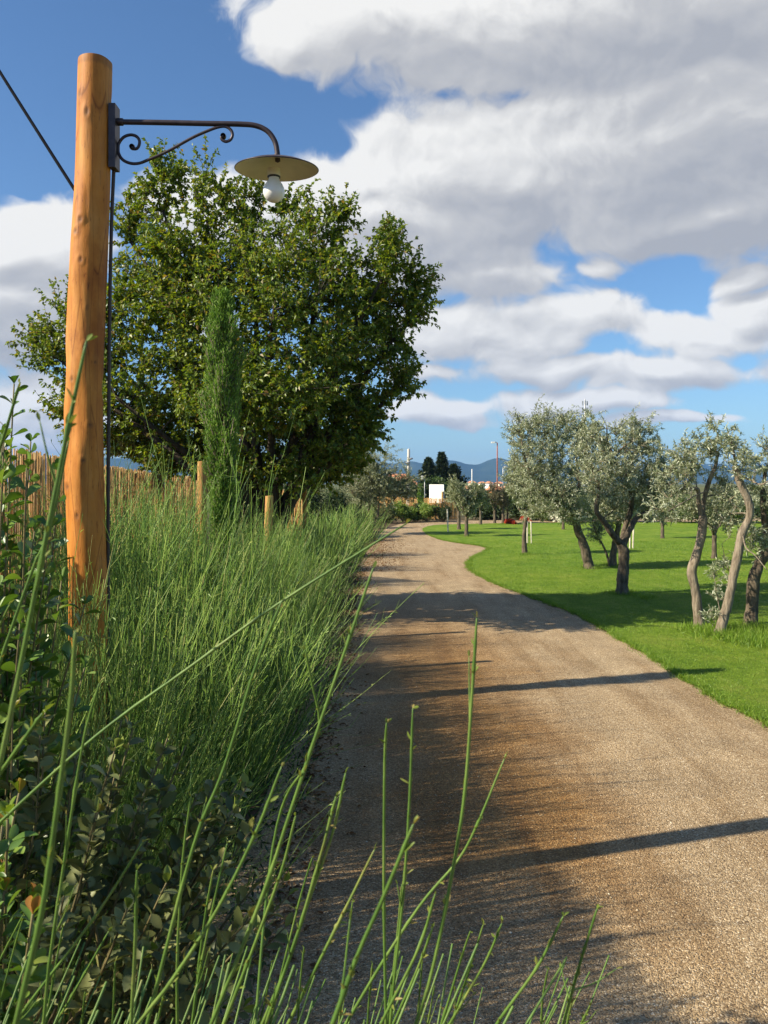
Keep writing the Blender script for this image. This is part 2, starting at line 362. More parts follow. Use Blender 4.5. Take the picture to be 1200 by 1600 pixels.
def gravel_mat():
    m, nt, bs, _ = nodes('gravel')
    tc = nt.nodes.new('ShaderNodeTexCoord')
    def vor(scale):
        v = nt.nodes.new('ShaderNodeTexVoronoi'); v.inputs['Scale'].default_value = scale; v.inputs['Randomness'].default_value = 1
        nt.links.new(tc.outputs['Object'], v.inputs['Vector']); return v
    v1, v2 = vor(165), vor(75)
    sep = nt.nodes.new('ShaderNodeSeparateColor'); nt.links.new(v1.outputs['Color'], sep.inputs[0])
    dry = ramp(nt, sep.outputs[0], [(0, (.16, .108, .060)), (.25, (.31, .222, .125)), (.7, (.42, .312, .185)), (.93, (.53, .42, .275)), (1, (.74, .65, .50))])
    sep2 = nt.nodes.new('ShaderNodeSeparateColor'); nt.links.new(v2.outputs['Color'], sep2.inputs[0])
    dry = mixc(nt, .45, dry, ramp(nt, sep2.outputs[1], [(0, (.6, .55, .5)), (.5, (1, 1, 1)), (1, (1.25, 1.2, 1.15))]), 'MULTIPLY')
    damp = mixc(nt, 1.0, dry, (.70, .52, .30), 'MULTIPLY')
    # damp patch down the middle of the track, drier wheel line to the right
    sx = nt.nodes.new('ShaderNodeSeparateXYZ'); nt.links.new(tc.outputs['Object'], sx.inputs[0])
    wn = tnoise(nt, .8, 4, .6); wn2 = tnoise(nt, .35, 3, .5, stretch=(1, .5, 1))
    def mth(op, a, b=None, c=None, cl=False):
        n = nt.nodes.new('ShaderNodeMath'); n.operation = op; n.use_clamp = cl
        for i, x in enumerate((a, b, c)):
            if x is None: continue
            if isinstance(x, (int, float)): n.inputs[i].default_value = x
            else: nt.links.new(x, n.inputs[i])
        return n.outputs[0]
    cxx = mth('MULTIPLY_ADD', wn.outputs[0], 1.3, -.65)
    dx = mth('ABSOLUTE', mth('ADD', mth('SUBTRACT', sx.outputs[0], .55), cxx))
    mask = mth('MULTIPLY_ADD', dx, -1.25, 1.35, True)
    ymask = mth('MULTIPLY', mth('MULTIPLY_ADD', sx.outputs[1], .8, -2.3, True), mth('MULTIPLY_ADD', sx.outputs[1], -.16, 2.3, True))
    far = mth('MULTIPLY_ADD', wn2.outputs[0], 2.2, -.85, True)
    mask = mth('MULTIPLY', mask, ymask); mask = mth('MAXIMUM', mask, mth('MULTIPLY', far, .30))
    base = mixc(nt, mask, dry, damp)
    big = tnoise(nt, 2.3, 5, .6)
    base = mixc(nt, .8, base, ramp(nt, big.outputs[0], [(.3, (.76, .74, .72)), (.7, (1.15, 1.13, 1.1))]), 'MULTIPLY')
    trk = tnoise(nt, 2.4, 4, .6, stretch=(1.6, .16, 1)); base = mixc(nt, .8, base, ramp(nt, trk.outputs[0], [(.34, (.74, .68, .60)), (.5, (1, 1, 1)), (.68, (1.14, 1.16, 1.18))]), 'MULTIPLY')
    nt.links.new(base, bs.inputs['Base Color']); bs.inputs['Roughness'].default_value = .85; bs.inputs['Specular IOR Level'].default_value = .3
    hh = mth('MULTIPLY_ADD', v2.outputs['Distance'], .8, v1.outputs['Distance'])
    bump(nt, hh, bs, .8, .006).invert = True
    return m
M['gravel'] = gravel_mat()

def lawn_mat():
    m, nt, bs, _ = nodes('lawn'); n1 = tnoise(nt, 2.2, 6, .65, stretch=(1, .6, 1)); n2 = tnoise(nt, 42, 5, .75); n5 = tnoise(nt, 1.1, 6, .7); n3 = tnoise(nt, .35, 3, .5); n4 = tnoise(nt, 9, 5, .7)
    c = ramp(nt, n1.outputs[0], [(.28, (.108, .205, .014)), (.5, (.172, .280, .022)), (.66, (.235, .318, .04)), (.8, (.29, .31, .08))])
    c = mixc(nt, .8, c, ramp(nt, n2.outputs[0], [(.32, (.5, .55, .5)), (.5, (1, 1, 1)), (.68, (1.35, 1.25, 1.3))]), 'MULTIPLY')
    c = mixc(nt, .8, c, ramp(nt, n3.outputs[0], [(.35, (.85, .92, .9)), (.65, (1.2, 1.08, 1.1))]), 'MULTIPLY')
    c = mixc(nt, .6, c, ramp(nt, n4.outputs[0], [(.33, (.55, .62, .55)), (.62, (1.2, 1.15, 1.25))]), 'MULTIPLY')
    c = mixc(nt, ramp(nt, n5.outputs[0], [(.60, (0, 0, 0)), (.76, (.55, .55, .55))]), c, (.27, .22, .07))
    nt.links.new(c, bs.inputs['Base Color']); bs.inputs['Roughness'].default_value = .9; bs.inputs['Specular IOR Level'].default_value = .15
    bump(nt, n2.outputs[0], bs, 1.0, .05); return m
M['lawn'] = lawn_mat()
def soil_mat():
    m, nt, bs, _ = nodes('soil'); n1 = tnoise(nt, 6, 8, .7); n2 = tnoise(nt, .02, 4, .6)
    c = ramp(nt, n1.outputs[0], [(.3, (.055, .038, .024)), (.6, (.12, .085, .052)), (.8, (.17, .125, .08))])
    # beyond the garden: fields
    tc = nt.nodes.new('ShaderNodeTexCoord'); ln = nt.nodes.new('ShaderNodeVectorMath'); ln.operation = 'LENGTH'; nt.links.new(tc.outputs['Object'], ln.inputs[0])
    mr = nt.nodes.new('ShaderNodeMapRange'); nt.links.new(ln.outputs['Value'], mr.inputs[0]); mr.inputs[1].default_value = 38; mr.inputs[2].default_value = 60
    c = mixc(nt, mr.outputs[0], c, ramp(nt, n2.outputs[0], [(.3, (.06, .085, .03)), (.5, (.11, .12, .045)), (.7, (.17, .14, .07))]))
    nt.links.new(c, bs.inputs['Base Color']); bs.inputs['Roughness'].default_value = .95; bs.inputs['Specular IOR Level'].default_value = .1
    bump(nt, n1.outputs[0], bs, .8, .03); return m
M['soil'] = soil_mat()
def hill_mat():
    m, nt, bs, _ = nodes('hill'); n1 = tnoise(nt, .006, 8, .65)
    nt.links.new(ramp(nt, n1.outputs[0], [(.35, (.022, .040, .024)), (.62, (.045, .065, .035)), (.75, (.09, .095, .06))]), bs.inputs['Base Color'])
    bs.inputs['Roughness'].default_value = 1; bs.inputs['Specular IOR Level'].default_value = 0; return m
M['hill'] = hill_mat()

# ------------------------------------------------------------------ setting
def poly_sheet(name, pts, z, mat):
    import bmesh
    bm = bmesh.new(); vs = [bm.verts.new((p[0], p[1], z)) for p in pts]; f = bm.faces.new(vs)
    if f.normal.z < 0: f.normal_flip()
    bmesh.ops.triangulate(bm, faces=[f]); me = bpy.data.meshes.new(name); bm.to_mesh(me); bm.free(); me.materials.append(mat)
    o = bpy.data.objects.new(name, me); COL.objects.link(o); return tag(o, kind='structure')
b = MB(); b.add([[-5000, -300, 0], [5000, -300, 0], [5000, 6500, 0], [-5000, 6500, 0]], [[0, 1, 2, 3]])
tag(b.build('ground', M['soil'], smooth=False), kind='structure')

# right edge of the drive, traced on the ground, is the edge of the lawn
EDGE_PX = [(1500, 1290), (1350, 1210), (1200, 1135), (1100, 1080), (1045, 1045), (985, 1008), (930, 975), (880, 951), (835, 935), (790, 917), (752, 901), (735, 888),
           (735, 878), (748, 868), (765, 860), (757, 854), (728, 850), (697, 845), (672, 836), (664, 829), (668, 824), (690, 820.5), (740, 819), (820, 817.5), (930, 816.5)]
edge = smooth_path([G(*p) for p in EDGE_PX], 220)
wob = np.cumsum(rng.normal(0, .012, (220, 2)), 0) * .35 + rng.normal(0, .022, (220, 2)); edge[:, :2] += wob * np.minimum(1, np.abs(np.linspace(0, 8, 220)))[:, None]
e0 = np.array([[9.0, -6, 0], [5.5, -1.0, 0], [3.6, 2.2, 0]])
lawn_pts = list(np.concatenate([e0, edge])) + [np.array([30, 41, 0]), np.array([60, 40, 0]), np.array([60, -6, 0])]
lawn_edge = np.concatenate([e0, edge])
poly_sheet('lawn', lawn_pts, .022, M['lawn'])
left = [(-.65, -6), (-.62, 0), (-.66, 3), (-.64, 6), (-.62, 9), (-.52, 13), (-.5, 18), (-.42, 24), (-.2, 29), (.05, 33), (.7, 37), (2.0, 39.3), (5, 40.6), (10, 41.6), (30, 43)]
path_pts = [np.array([x, y, 0]) for x, y in [(10, -6)]] + [np.array([x + rng.normal(0, .03), y, 0]) for x, y in left] + [np.array([30, 40.5, 0]), np.array([12, 30, 0]), np.array([12, -6, 0])]
poly_sheet('path', path_pts[1:], .009, M['gravel'])

def hills():
    for (name, Y, prof) in (('hills', 4200, [(-3200, 95), (-2000, 110), (-1500, 135), (-900, 85), (-300, 70), (-60, 92), (60, 98), (120, 112), (180, 104), (240, 108), (310, 121), (360, 112), (400, 95), (440, 88), (480, 102), (520, 122), (550, 127), (590, 120), (640, 104), (720, 92), (850, 84), (1100, 70), (1500, 70), (1900, 90), (3200, 60)]),
                            ('hills', 5200, [(-4000, 120), (-2500, 150), (-1800, 165), (-1200, 130), (-500, 70), (0, 60), (900, 90), (1600, 110), (2600, 120), (4000, 90)])):
        x = np.linspace(prof[0][0], prof[-1][0], 840); zz = np.interp(x, [p[0] for p in prof], [p[1] for p in prof])
        k = np.ones(7) / 7; zz = np.convolve(np.pad(zz, 3, 'edge'), k, 'valid')
        zz = zz + sum(np.sin(x / w + p) * a for w, p, a in ((60, 1, 2.2), (23, 2, 1.2), (11, .4, .7), (170, 3, 4)))
        sl = [(-1.0, 0), (-.7, .18), (-.4, .52), (-.2, .82), (0, 1), (.3, .7), (.8, 0)]
        rows = np.stack([np.stack([x, np.full_like(x, Y + s * 650) + np.sin(x / 140 + s * 5) * 60 * (h < 1), zz * h * (1 + (0 < h < 1) * .12 * np.sin(x / 75 + s * 9)) - .5 * (h == 0)], 1) for s, h in sl])
        n = len(x); i, j = np.meshgrid(np.arange(len(sl) - 1), np.arange(n - 1), indexing='ij')
        b = MB(); b.add(rows.reshape(-1, 3), np.stack([i * n + j, i * n + j + 1, (i + 1) * n + j + 1, (i + 1) * n + j], -1).reshape(-1, 4))
        tag(b.build(name, M['hill']), kind='structure')
hills()

# ------------------------------------------------------------------ trees
def lobe_sample(g, lobes, n, shell=.42, stray=0):
    w = np.array([(l[3] * l[4] * l[5]) ** (2 / 3) for l in lobes]); k = g.choice(len(lobes), n, p=w / w.sum())
    L = np.array([l[:6] for l in lobes])[k]; d = nrm(g.normal(size=(n, 3))); r = g.random(n)[:, None] ** shell; r = r * (1 + .45 * (g.random(n) < stray) * g.random(n))[:, None]; d[:, 2] += .35 * (r[:, 0] > 1); d = nrm(d)
    return L[:, :3] + d * r * L[:, 3:6]
def bezier(a, c, b, k):
    t = np.linspace(0, 1, k)[None, :, None]; return (1 - t) ** 2 * a[:, None] + 2 * t * (1 - t) * c[:, None] + t * t * b[:, None]
def px_lobes(lst, Y, depth=.9):
    """(px, py, rx, ry, dY): ellipsoids of foliage read off the photo, each at its own distance"""
    out = []
    for (px, py, rx, ry, dy) in lst:
        y = Y + dy; c = P(px, py, y); s = y / F; out.append((*c, rx * s, max(.12, depth * .5 * (rx + ry) * s), ry * s))
    return out
def grow(name, label, cat, base, limbs, lobes, n_mid, n_shoot, per, leaf, lw, seed, mats, group=None, shoot_len=.45, droop=0.0, upb=.25, fold=.25, twig_r=.004, stray=.22, inner=.1):
    """limbs: list of (points, r0, r1); leaf = (len, width)"""
    g = np.random.default_rng(seed); root = thing(name, label, cat, base, group)
    tb = MB(); sk = []; skr = []
    for pts, r0, r1 in limbs:
        n = max(10, len(pts) * 6); c = smooth_path(pts, n); t = np.linspace(0, 1, n)
        rr = r0 + (r1 - r0) * t
        if r0 > .03:
            rr = rr * (1 + .05 * np.sin(t * 17 + seed) + .03 * np.sin(t * 37 + 2 * seed)) ; c = c + g.normal(0, r0 * .035, c.shape)
            if abs(c[0, 2]) < .15: rr = rr * (1 + .45 * np.exp(-t * n / 2.0))
        tubes(tb, c, rr, 16 if r0 > .03 else 7); m = t > inner if len(limbs) > 1 else t > .5; sk.append(c[m]); skr.append(rr[m])
    sk = np.concatenate(sk); skr = np.concatenate(skr)
    K = 7; T = lobe_sample(g, lobes, n_mid, .6); T = T[np.argsort(np.linalg.norm(T - sk.mean(0), axis=1))]
    mids = []; mr = []
    for t in T:
        dv = t - sk; d = np.linalg.norm(dv, axis=1); j = np.argmin(d + .8 * np.maximum(0, -dv[:, 2])); p = sk[j]; L = d[j]
        c = p + (t - p) * .45 + np.array([0, 0, upb * L * .6]) + g.normal(0, .10 * L, 3)
        cv = bezier(p[None], c[None], t[None], K)[0]; cv[1:-1] += g.normal(0, .02 * L, (K - 2, 3)); r0 = min(skr[j] * .75, .008 + .014 * L)
        rr = np.linspace(r0, max(.003, r0 * .35), K); mids.append(cv); mr.append(rr); sk = np.concatenate([sk, cv[2:]]); skr = np.concatenate([skr, rr[2:]])
    if mids: tubes(tb, np.array(mids), np.array(mr), 5)
    S = lobe_sample(g, lobes, n_shoot, .40, stray); A = np.empty_like(S)
    for i in range(0, n_shoot, 200):
        d = np.linalg.norm(S[i:i + 200, None] - sk[None], axis=2) + .5 * np.maximum(0, sk[None, :, 2] - S[i:i + 200, None, 2]); A[i:i + 200] = sk[np.argmin(d, 1)]
    dv = S - A; L = np.linalg.norm(dv, axis=1)[:, None]
    add = np.minimum(shoot_len, .5 * shoot_len + .3 * L) * nrm(nrm(dv) * .6 + np.array([0, 0, upb * 2.2 - droop]) + g.normal(0, .35, S.shape)); E = S + add * .5
    C = A + dv * .5 + np.array([0, 0, upb]) * L * .5 + g.normal(0, .08, S.shape) * L
    cv = bezier(A, C, E, 6)
    rs = np.linspace(1, .3, 6)[None] * (twig_r * g.uniform(.7, 1.3, n_shoot))[:, None]
    cb = MB(); tubes(cb, cv, rs, 3, mi=1, cap=False)
    n = n_shoot * per; k = np.repeat(np.arange(n_shoot), per); lo = np.clip(1 - shoot_len / np.maximum(L[:, 0] + .3 * shoot_len, 1e-3), .15, .75)[k]
    t = (lo + (1 - lo) * g.random(n) ** .85) * 5; i = np.minimum(t.astype(int), 4); f = (t - i)[:, None]
    Po = cv[k, i] * (1 - f) + cv[k, i + 1] * f; Tg = nrm(cv[k, i + 1] - cv[k, i])
    D = nrm(Tg * .55 + g.normal(0, .55, (n, 3)) + np.array([0, 0, -droop]))
    sc = g.uniform(.65, 1.2, n)
    leaves(cb, Po, D, leaf[0] * sc, leaf[1] * sc, g, 0, fold)
    tb.build('trunk', mats[0], root); cb.build('crown', [mats[1], mats[2]], root, smooth=False)
    return root

# the big round tree behind the lamp
YP = 10.8
pear_lobes = px_lobes([(250, 560, 140, 150, 0), (420, 530, 170, 170, -.5), (550, 540, 95, 140, .3), (590, 470, 62, 80, .2), (130, 540, 75, 95, .3), (62, 545, 36, 45, .3), (256, 290, 22, 66, .2), (322, 318, 25, 70, -.2), (203, 345, 24, 58, .4),
                       (380, 345, 26, 62, 0), (508, 365, 34, 58, 0), (604, 405, 24, 56, -.3), (655, 475, 22, 50, 0), (290, 440, 120, 80, .2), (440, 440, 100, 75, -.2), (632, 590, 32, 55, 0), (560, 655, 46, 42, 0), (110, 640, 50, 40, .2), (480, 660, 110, 80, .8), (300, 660, 120, 80, 1.0), (180, 660, 80, 60, .5), (450, 330, 25, 40, .3), (280, 400, 60, 60, -.4), (545, 345, 14, 40, .1), (478, 335, 12, 36, -.1), (285, 300, 12, 46, .2), (225, 320, 14, 44, 0), (612, 385, 12, 42, 0), (350, 310, 12, 40, .2), (400, 322, 12, 36, .1), (668, 455, 12, 40, .1), (640, 430, 14, 40, -.1), (450, 715, 120, 45, 1.2), (300, 715, 110, 40, 1.4), (540, 705, 50, 36, .8), (190, 700, 60, 30, .9), (390, 640, 130, 60, -1.2), (535, 730, 46, 34, .6), (560, 700, 30, 30, 1.0), (500, 745, 60, 30, 1.4), (420, 745, 90, 30, 1.6), (350, 738, 60, 34, -.5), (450, 748, 60, 34, -.5), (520, 715, 50, 46, -.3), (565, 672, 40, 40, -.1), (250, 720, 50, 30, .2)], YP, .95)
fork = np.array([-1.5, YP, .75])
pl = [([(-1.55, YP, -.05), (-1.53, YP, .4), fork], .20, .16)]
for (tx, ty, dy) in [(255, 330, .2), (322, 340, -.2), (205, 380, .4), (120, 560, .3), (390, 380, 0), (505, 390, 0), (600, 430, -.3), (640, 500, 0), (620, 600, .1), (430, 470, -.8), (300, 560, 1.0), (180, 620, -.6), (520, 560, 1.0), (80, 550, .2)]:
    e = P(tx, ty, YP + dy); q = fork + (e - fork) * .4 + np.array([0, 0, .25]); pl.append(([fork + rng.normal(0, .05, 3) - [0, 0, .15], fork + (q - fork) * .5 + [0, 0, .12] + rng.normal(0, .06, 3), q + rng.normal(0, .1, 3), (q + e) / 2 + rng.normal(0, .1, 3), e], .085, .014))
grow('broadleaf_tree', 'large round glossy dark green tree with upright shoots behind the wooden lamp pole', 'tree', (-1.55, YP, 0), pl, pear_lobes, 460, 6400, 24, (.060, .038), None, 11, (M['dark_bark'], M['pear_leaf'], M['dark_bark']), shoot_len=.60, droop=.22, upb=.40, twig_r=.004, stray=.12)

OM = (M['olive_bark'], M['olive_leaf'], M['twig']); PM = (M['pale_bark'], M['olive_leaf'], M['twig'])
OG = 'olive trees on the lawn'
def pl_px(lst, Y): return [P(x, y, Y + (d[0] if d else 0)) for x, y, *d in lst]
# A: forked olive in the middle of the lawn
YA = 13.5
grow('olive_tree', 'olive tree with thick dark forked trunk and dense silvery crown in mid lawn', 'tree', G(972, 930),
     [(pl_px([(972, 931), (973, 900), (975, 868), (971, 848)], YA), .092, .080),
      (pl_px([(970, 850), (958, 836, -.1), (946, 818, -.2), (932, 797, -.3), (936, 770, -.3), (928, 738, -.2)], YA), .060, .022),
      (pl_px([(974, 850), (984, 828), (994, 810, .1), (1007, 802, .2), (1022, 794, .3), (1035, 770, .4)], YA), .055, .018),
      (pl_px([(972, 848), (976, 825, .2), (986, 795, .2), (985, 760), (976, 742), (962, 724, -.2), (955, 712, -.2)], YA), .048, .024),
      (pl_px([(955, 714, -.2), (975, 698, -.3), (1000, 682, -.3)], YA), .016, .008), (pl_px([(962, 724, -.2), (950, 690, 0), (948, 665)], YA), .02, .008)],
     px_lobes([(985, 715, 52, 58, 0), (948, 755, 42, 50, -.3), (1010, 765, 40, 32, .3), (925, 715, 38, 45, .2), (1000, 688, 36, 34, .1), (958, 790, 36, 28, .4), (1030, 745, 26, 40, .1), (930, 675, 22, 22, 0), (1020, 800, 26, 20, .2)], YA), 140, 1350, 26, (.060, .0135), None, 21, OM, OG, shoot_len=.30, upb=.30, fold=.1)
YB = 17.5
grow('olive_tree', 'broad olive tree with leaning trunk and tall crown left of the forked one', 'tree', G(922, 889),
     [(pl_px([(921, 891), (917, 870), (910, 846), (903, 828), (895, 800), (885, 775)], YB), .105, .06),
      (pl_px([(900, 815), (880, 790), (868, 765, .2), (862, 720, .3), (850, 670, .3)], YB), .05, .015), (pl_px([(893, 795), (905, 760), (900, 710), (905, 670)], YB), .045, .015),
      (pl_px([(889, 790), (850, 770, -.3), (825, 730, -.3), (815, 690, -.3)], YB), .04, .012), (pl_px([(890, 788), (872, 790, -.4), (862, 800, -.5)], YB), .03, .01)],
     px_lobes([(868, 700, 58, 52, 0), (830, 715, 36, 62, -.2), (895, 765, 50, 48, .3), (860, 775, 46, 42, -.4), (846, 662, 42, 28, .1), (903, 668, 36, 32, .3), (808, 680, 20, 34, 0), (900, 805, 34, 22, -.3), (840, 800, 28, 22, .2)], YB), 160, 1600, 27, (.066, .0155), None, 22, OM, OG, shoot_len=.36, upb=.32, fold=.1)
grow('olive_tree', 'young olive tree with thin pale leaning stem behind the forked olive trunk', 'tree', G(953, 886),
     [(pl_px([(957, 887), (958, 868), (963, 840), (968, 815)], 18.0), .085, .05), (pl_px([(953, 886), (948, 866), (941, 850), (934, 838), (925, 815)], 17.9), .028, .012)],
     px_lobes([(955, 800, 40, 26, 0), (930, 835, 16, 16, 0), (985, 790, 26, 24, .2)], 18.0), 30, 240, 36, (.07, .016), None, 23, OM, OG, shoot_len=.32, upb=.2, fold=.1)
YC = 21.0
grow('olive_tree', 'slim olive tree with one straight dark trunk nearest the bend of the drive', 'tree', G(820, 867),
     [(pl_px([(820, 868), (819, 840), (821, 815), (823, 800), (822, 770)], YC), .062, .03), (pl_px([(822, 802), (828, 790, .1), (830, 770, .2)], YC), .03, .012), (pl_px([(821, 806), (812, 797), (808, 775)], YC), .03, .012)],
     px_lobes([(818, 762, 28, 34, 0), (806, 745, 20, 30, .1), (840, 770, 20, 28, .2)], YC), 45, 560, 28, (.075, .018), None, 24, OM, OG, shoot_len=.34, upb=.3, fold=.1)
YD = 10.35
grow('olive_tree', 'olive tree with a crooked pale trunk cut off at the head', 'tree', G(1092, 984),
     [(pl_px([(1093, 987), (1091, 960), (1087, 925), (1081, 893), (1088, 868), (1095, 842), (1098, 818), (1098, 806)], YD), .058, .051),
      (pl_px([(1098, 812), (1098, 792, .1), (1104, 765, .1), (1112, 742), (1118, 728), (1122, 705)], YD), .036, .016), (pl_px([(1097, 810), (1092, 785), (1090, 765), (1078, 765, -.1), (1062, 765, -.2), (1048, 776, -.3)], YD), .032, .011),
      (pl_px([(1103, 768), (1085, 775, -.3), (1068, 785, -.4), (1045, 798, -.5)], YD), .010, .005), (pl_px([(1100, 812), (1118, 826, .2), (1128, 815, .3), (1136, 800, .3)], YD), .012, .006)],
     px_lobes([(1092, 712, 40, 32, 0), (1118, 690, 24, 30, 0), (1052, 755, 34, 34, -.2), (1125, 770, 26, 42, .2), (1040, 800, 36, 22, -.3), (1072, 735, 26, 30, 0), (1060, 712, 24, 16, .1), (1088, 800, 30, 18, .3), (1112, 670, 8, 14, 0)], YD), 80, 420, 22, (.058, .013), None, 25, PM, OG, shoot_len=.26, upb=.3, fold=.1)
YE = 9.85
grow('olive_tree', 'olive tree whose bare trunk leans right then kinks upwards between two others', 'tree', G(1124, 995),
     [(pl_px([(1121, 999), (1129, 972), (1139, 935), (1147, 895), (1154, 862), (1160, 832), (1171, 808), (1170, 785), (1160, 762), (1152, 742), (1149, 728)], YE), .057, .038),
      (pl_px([(1160, 835), (1166, 856, -.3), (1180, 868, -.4), (1198, 890, -.5)], YE), .010, .005), (pl_px([(1153, 742), (1172, 750, -.1), (1188, 757, -.2), (1200, 752, -.3)], YE), .015, .007), (pl_px([(1150, 730), (1146, 705), (1140, 680)], YE), .018, .007), (pl_px([(1146, 905), (1135, 880, .2), (1128, 850, .3)], YE), .006, .003), (pl_px([(1130, 975), (1122, 940, .1), (1116, 900, .2)], YE), .006, .003)],
     px_lobes([(1150, 718, 22, 30, 0), (1168, 735, 22, 22, -.1), (1138, 690, 18, 22, .1), (1140, 800, 22, 40, .3), (1122, 905, 14, 40, .2), (1112, 965, 16, 16, .1), (1172, 840, 20, 30, .2)], YE), 50, 210, 22, (.055, .013), None, 26, PM, OG, shoot_len=.24, upb=.35, fold=.1)
YF = 10.3
grow('olive_tree', 'olive tree with a short gnarled double stem at the right edge of the lawn', 'tree', G(1176, 985),
     [(pl_px([(1172, 986), (1175, 950), (1177, 910), (1184, 886), (1197, 862), (1206, 830), (1212, 790)], YF), .078, .05), (pl_px([(1184, 885), (1196, 840, .2), (1193, 800, .2), (1192, 770, .2), (1196, 735, .2)], YF), .05, .02), (pl_px([(1210, 800), (1235, 750), (1240, 700)], YF), .04, .015)],
     px_lobes([(1196, 715, 22, 40, 0), (1240, 700, 45, 60, 0), (1180, 850, 22, 26, -.2), (1225, 780, 40, 40, .2), (1180, 770, 18, 20, .1)], YF), 55, 300, 24, (.056, .013), None, 27, OM, OG, shoot_len=.26, upb=.3, fold=.1)

# more distant olives
def small_olive(px, py, top, w, label, seed, mats=OM, lean=0, nsh=170, per=30, lv=(.09, .024), double=False, crown_low=.38):
    b0 = G(px, py); Y = b0[1]; g = np.random.default_rng(seed); h = (py - top); s = Y / F
    fy = py - h * crown_low
    li = [([P(px, py + 1, Y), P(px + lean * .4, (py + fy) / 2, Y), P(px + lean, fy, Y)], .075 * (h * s / 3) + .02, .05)]
    for a in (-1, .1, 1): li.append(([P(px + lean, fy + 2, Y), P(px + lean + a * w * .25, fy - h * .18, Y + a * .2), P(px + lean + a * w * .5, fy - h * .34, Y - a * .3)], .035, .012))
    if double: li.append(([P(px + 6, py + 1, Y + .2), P(px + 7, (py + fy) / 2, Y + .2), P(px + lean + w * .3, fy, Y)], .05, .03))
    cy = (top + fy) / 2; lb = [(px + lean, cy, w * .62, (fy - top) * .42, 0)]
    for k in range(5): lb.append((px + lean + g.uniform(-.7, .7) * w, cy + g.uniform(-.55, .65) * (fy - top) * .5, w * g.uniform(.28, .42), (fy - top) * g.uniform(.2, .3), g.uniform(-.5, .5)))
    return grow('olive_tree', label, 'tree', b0, li, px_lobes(lb, Y), 30, nsh, per, lv, None, seed, mats, OG, shoot_len=.4, upb=.3, fold=.1)
PLE = (M['olive_bark'], M['olive_pale'], M['twig']); TW = (M['olive_bark'], M['twiggy_leaf'], M['twig'])
small_olive(729, 839, 752, 30, 'small pale rounded olive tree on a straight thin trunk beside the bend in the drive', 31, PLE, nsh=260, per=34)
small_olive(717, 828, 746, 28, 'grey green olive tree just behind the small pale rounded one', 32, OM)
small_olive(751, 820, 758, 20, 'little olive tree with a forked trunk right of the pale rounded one', 33, PLE, lv=(.1, .03))
small_olive(773, 818, 758, 24, 'thin brownish olive tree near the red flowers at the far lawn edge', 34, TW, lv=(.1, .022), nsh=120)
small_olive(786, 818, 755, 22, 'brownish olive tree with two stems close to the white flowering bush', 35, TW, double=True, lv=(.1, .022), nsh=130)
o = small_olive(574, 836, 690, 84, 'grey olive tree left of the drive where it bends, beyond the green shrubs', 36, PLE, nsh=1000, per=36, lean=16, lv=(.085, .02), crown_low=.16); o['group'] = 'olive trees by the drive'
small_olive(1116, 874, 770, 30, 'young olive tree with a thin whitish stem seen between the crooked and kinked trunks', 37, PLE, nsh=110)
small_olive(1035, 842, 768, 34, 'distant olive tree behind the gap right of the forked olive', 38, PLE)
small_olive(1165, 836, 765, 40, 'distant low olive tree behind the kinked leaning trunk', 39, OM)
small_olive(880, 828, 770, 36, 'distant olive tree behind the lean trunked broad olive', 40, OM)
small_olive(1245, 845, 740, 50, 'olive tree just beyond the right edge with branches reaching in', 41, OM)

# cypress by the fence
def spire(name, label, base, h, prof, n, leaf, seed, mats, group=None, upb=.9, cat='tree', clump=26):
    """narrow evergreen: sprays of short scales round a stem; prof = [(height fraction, radius)]"""
    g = np.random.default_rng(seed); base = np.array(base, float); root = thing(name, label, cat, base, group)
    tb = MB(); tubes(tb, smooth_path([base - [0, 0, .03], base + [0, .01, h * .4], base + [0.01, 0, h * .93]], 12), np.linspace(.02 + h * .008, .006, 12), 8); tb.build('trunk', mats[0], root)
    cb = MB(); zf = g.random(n) ** .8 * .97; rr = np.interp(zf, [p[0] for p in prof], [p[1] for p in prof]); a = g.uniform(0, 2 * math.pi, n)
    k = 1 + .26 * np.sin(a * 3 + zf * 17) + .22 * np.sin(a * 5 - zf * 31 + seed); ro = rr * k * g.uniform(.75, 1.05, n)
    ax = np.stack([np.cos(a), np.sin(a), np.zeros(n)], 1)
    A = base + ax * (ro * .25)[:, None] + np.stack([np.zeros(n), np.zeros(n), zf * h - ro * .5], 1); E = base + ax * ro[:, None] + np.stack([np.zeros(n), np.zeros(n), np.minimum(zf * h + ro * upb, h * 1.02)], 1)
    cv = bezier(A, (A + E) / 2 + ax * (ro * .25)[:, None], E, 5); tubes(cb, cv, np.linspace(.006, .002, 5)[None] * np.ones((n, 1)), 3, 1, False)
    m = n * clump; kk = np.repeat(np.arange(n), clump); t = (.15 + .85 * g.random(m)) * 4; i = np.minimum(t.astype(int), 3); f = (t - i)[:, None]
    Po = cv[kk, i] * (1 - f) + cv[kk, i + 1] * f + g.normal(0, .012, (m, 3)); D = nrm(nrm(cv[kk, i + 1] - cv[kk, i]) + g.normal(0, .42, (m, 3)) + np.array([0, 0, upb * .35]))
    sc = g.uniform(.7, 1.3, m); leaves(cb, Po, D, leaf[0] * sc, leaf[1] * sc, g, 0, .15); cb.build('crown', [mats[1], M['twig']], root, smooth=False); return root
CY = (M['dark_bark'], M['cypress_leaf'])
yc = 6.6; c0 = P(348, 755, yc); spire('cypress_tree', 'slim young bright green cypress standing in front of the big round tree', (c0[0], yc, 0), 3.28, [(0, .06), (.2, .07), (.45, .085), (.56, .105), (.68, .128), (.77, .132), (.85, .108), (.92, .066), (.97, .03), (1, .006)], 1250, (.036, .0075), 51, CY, clump=40)

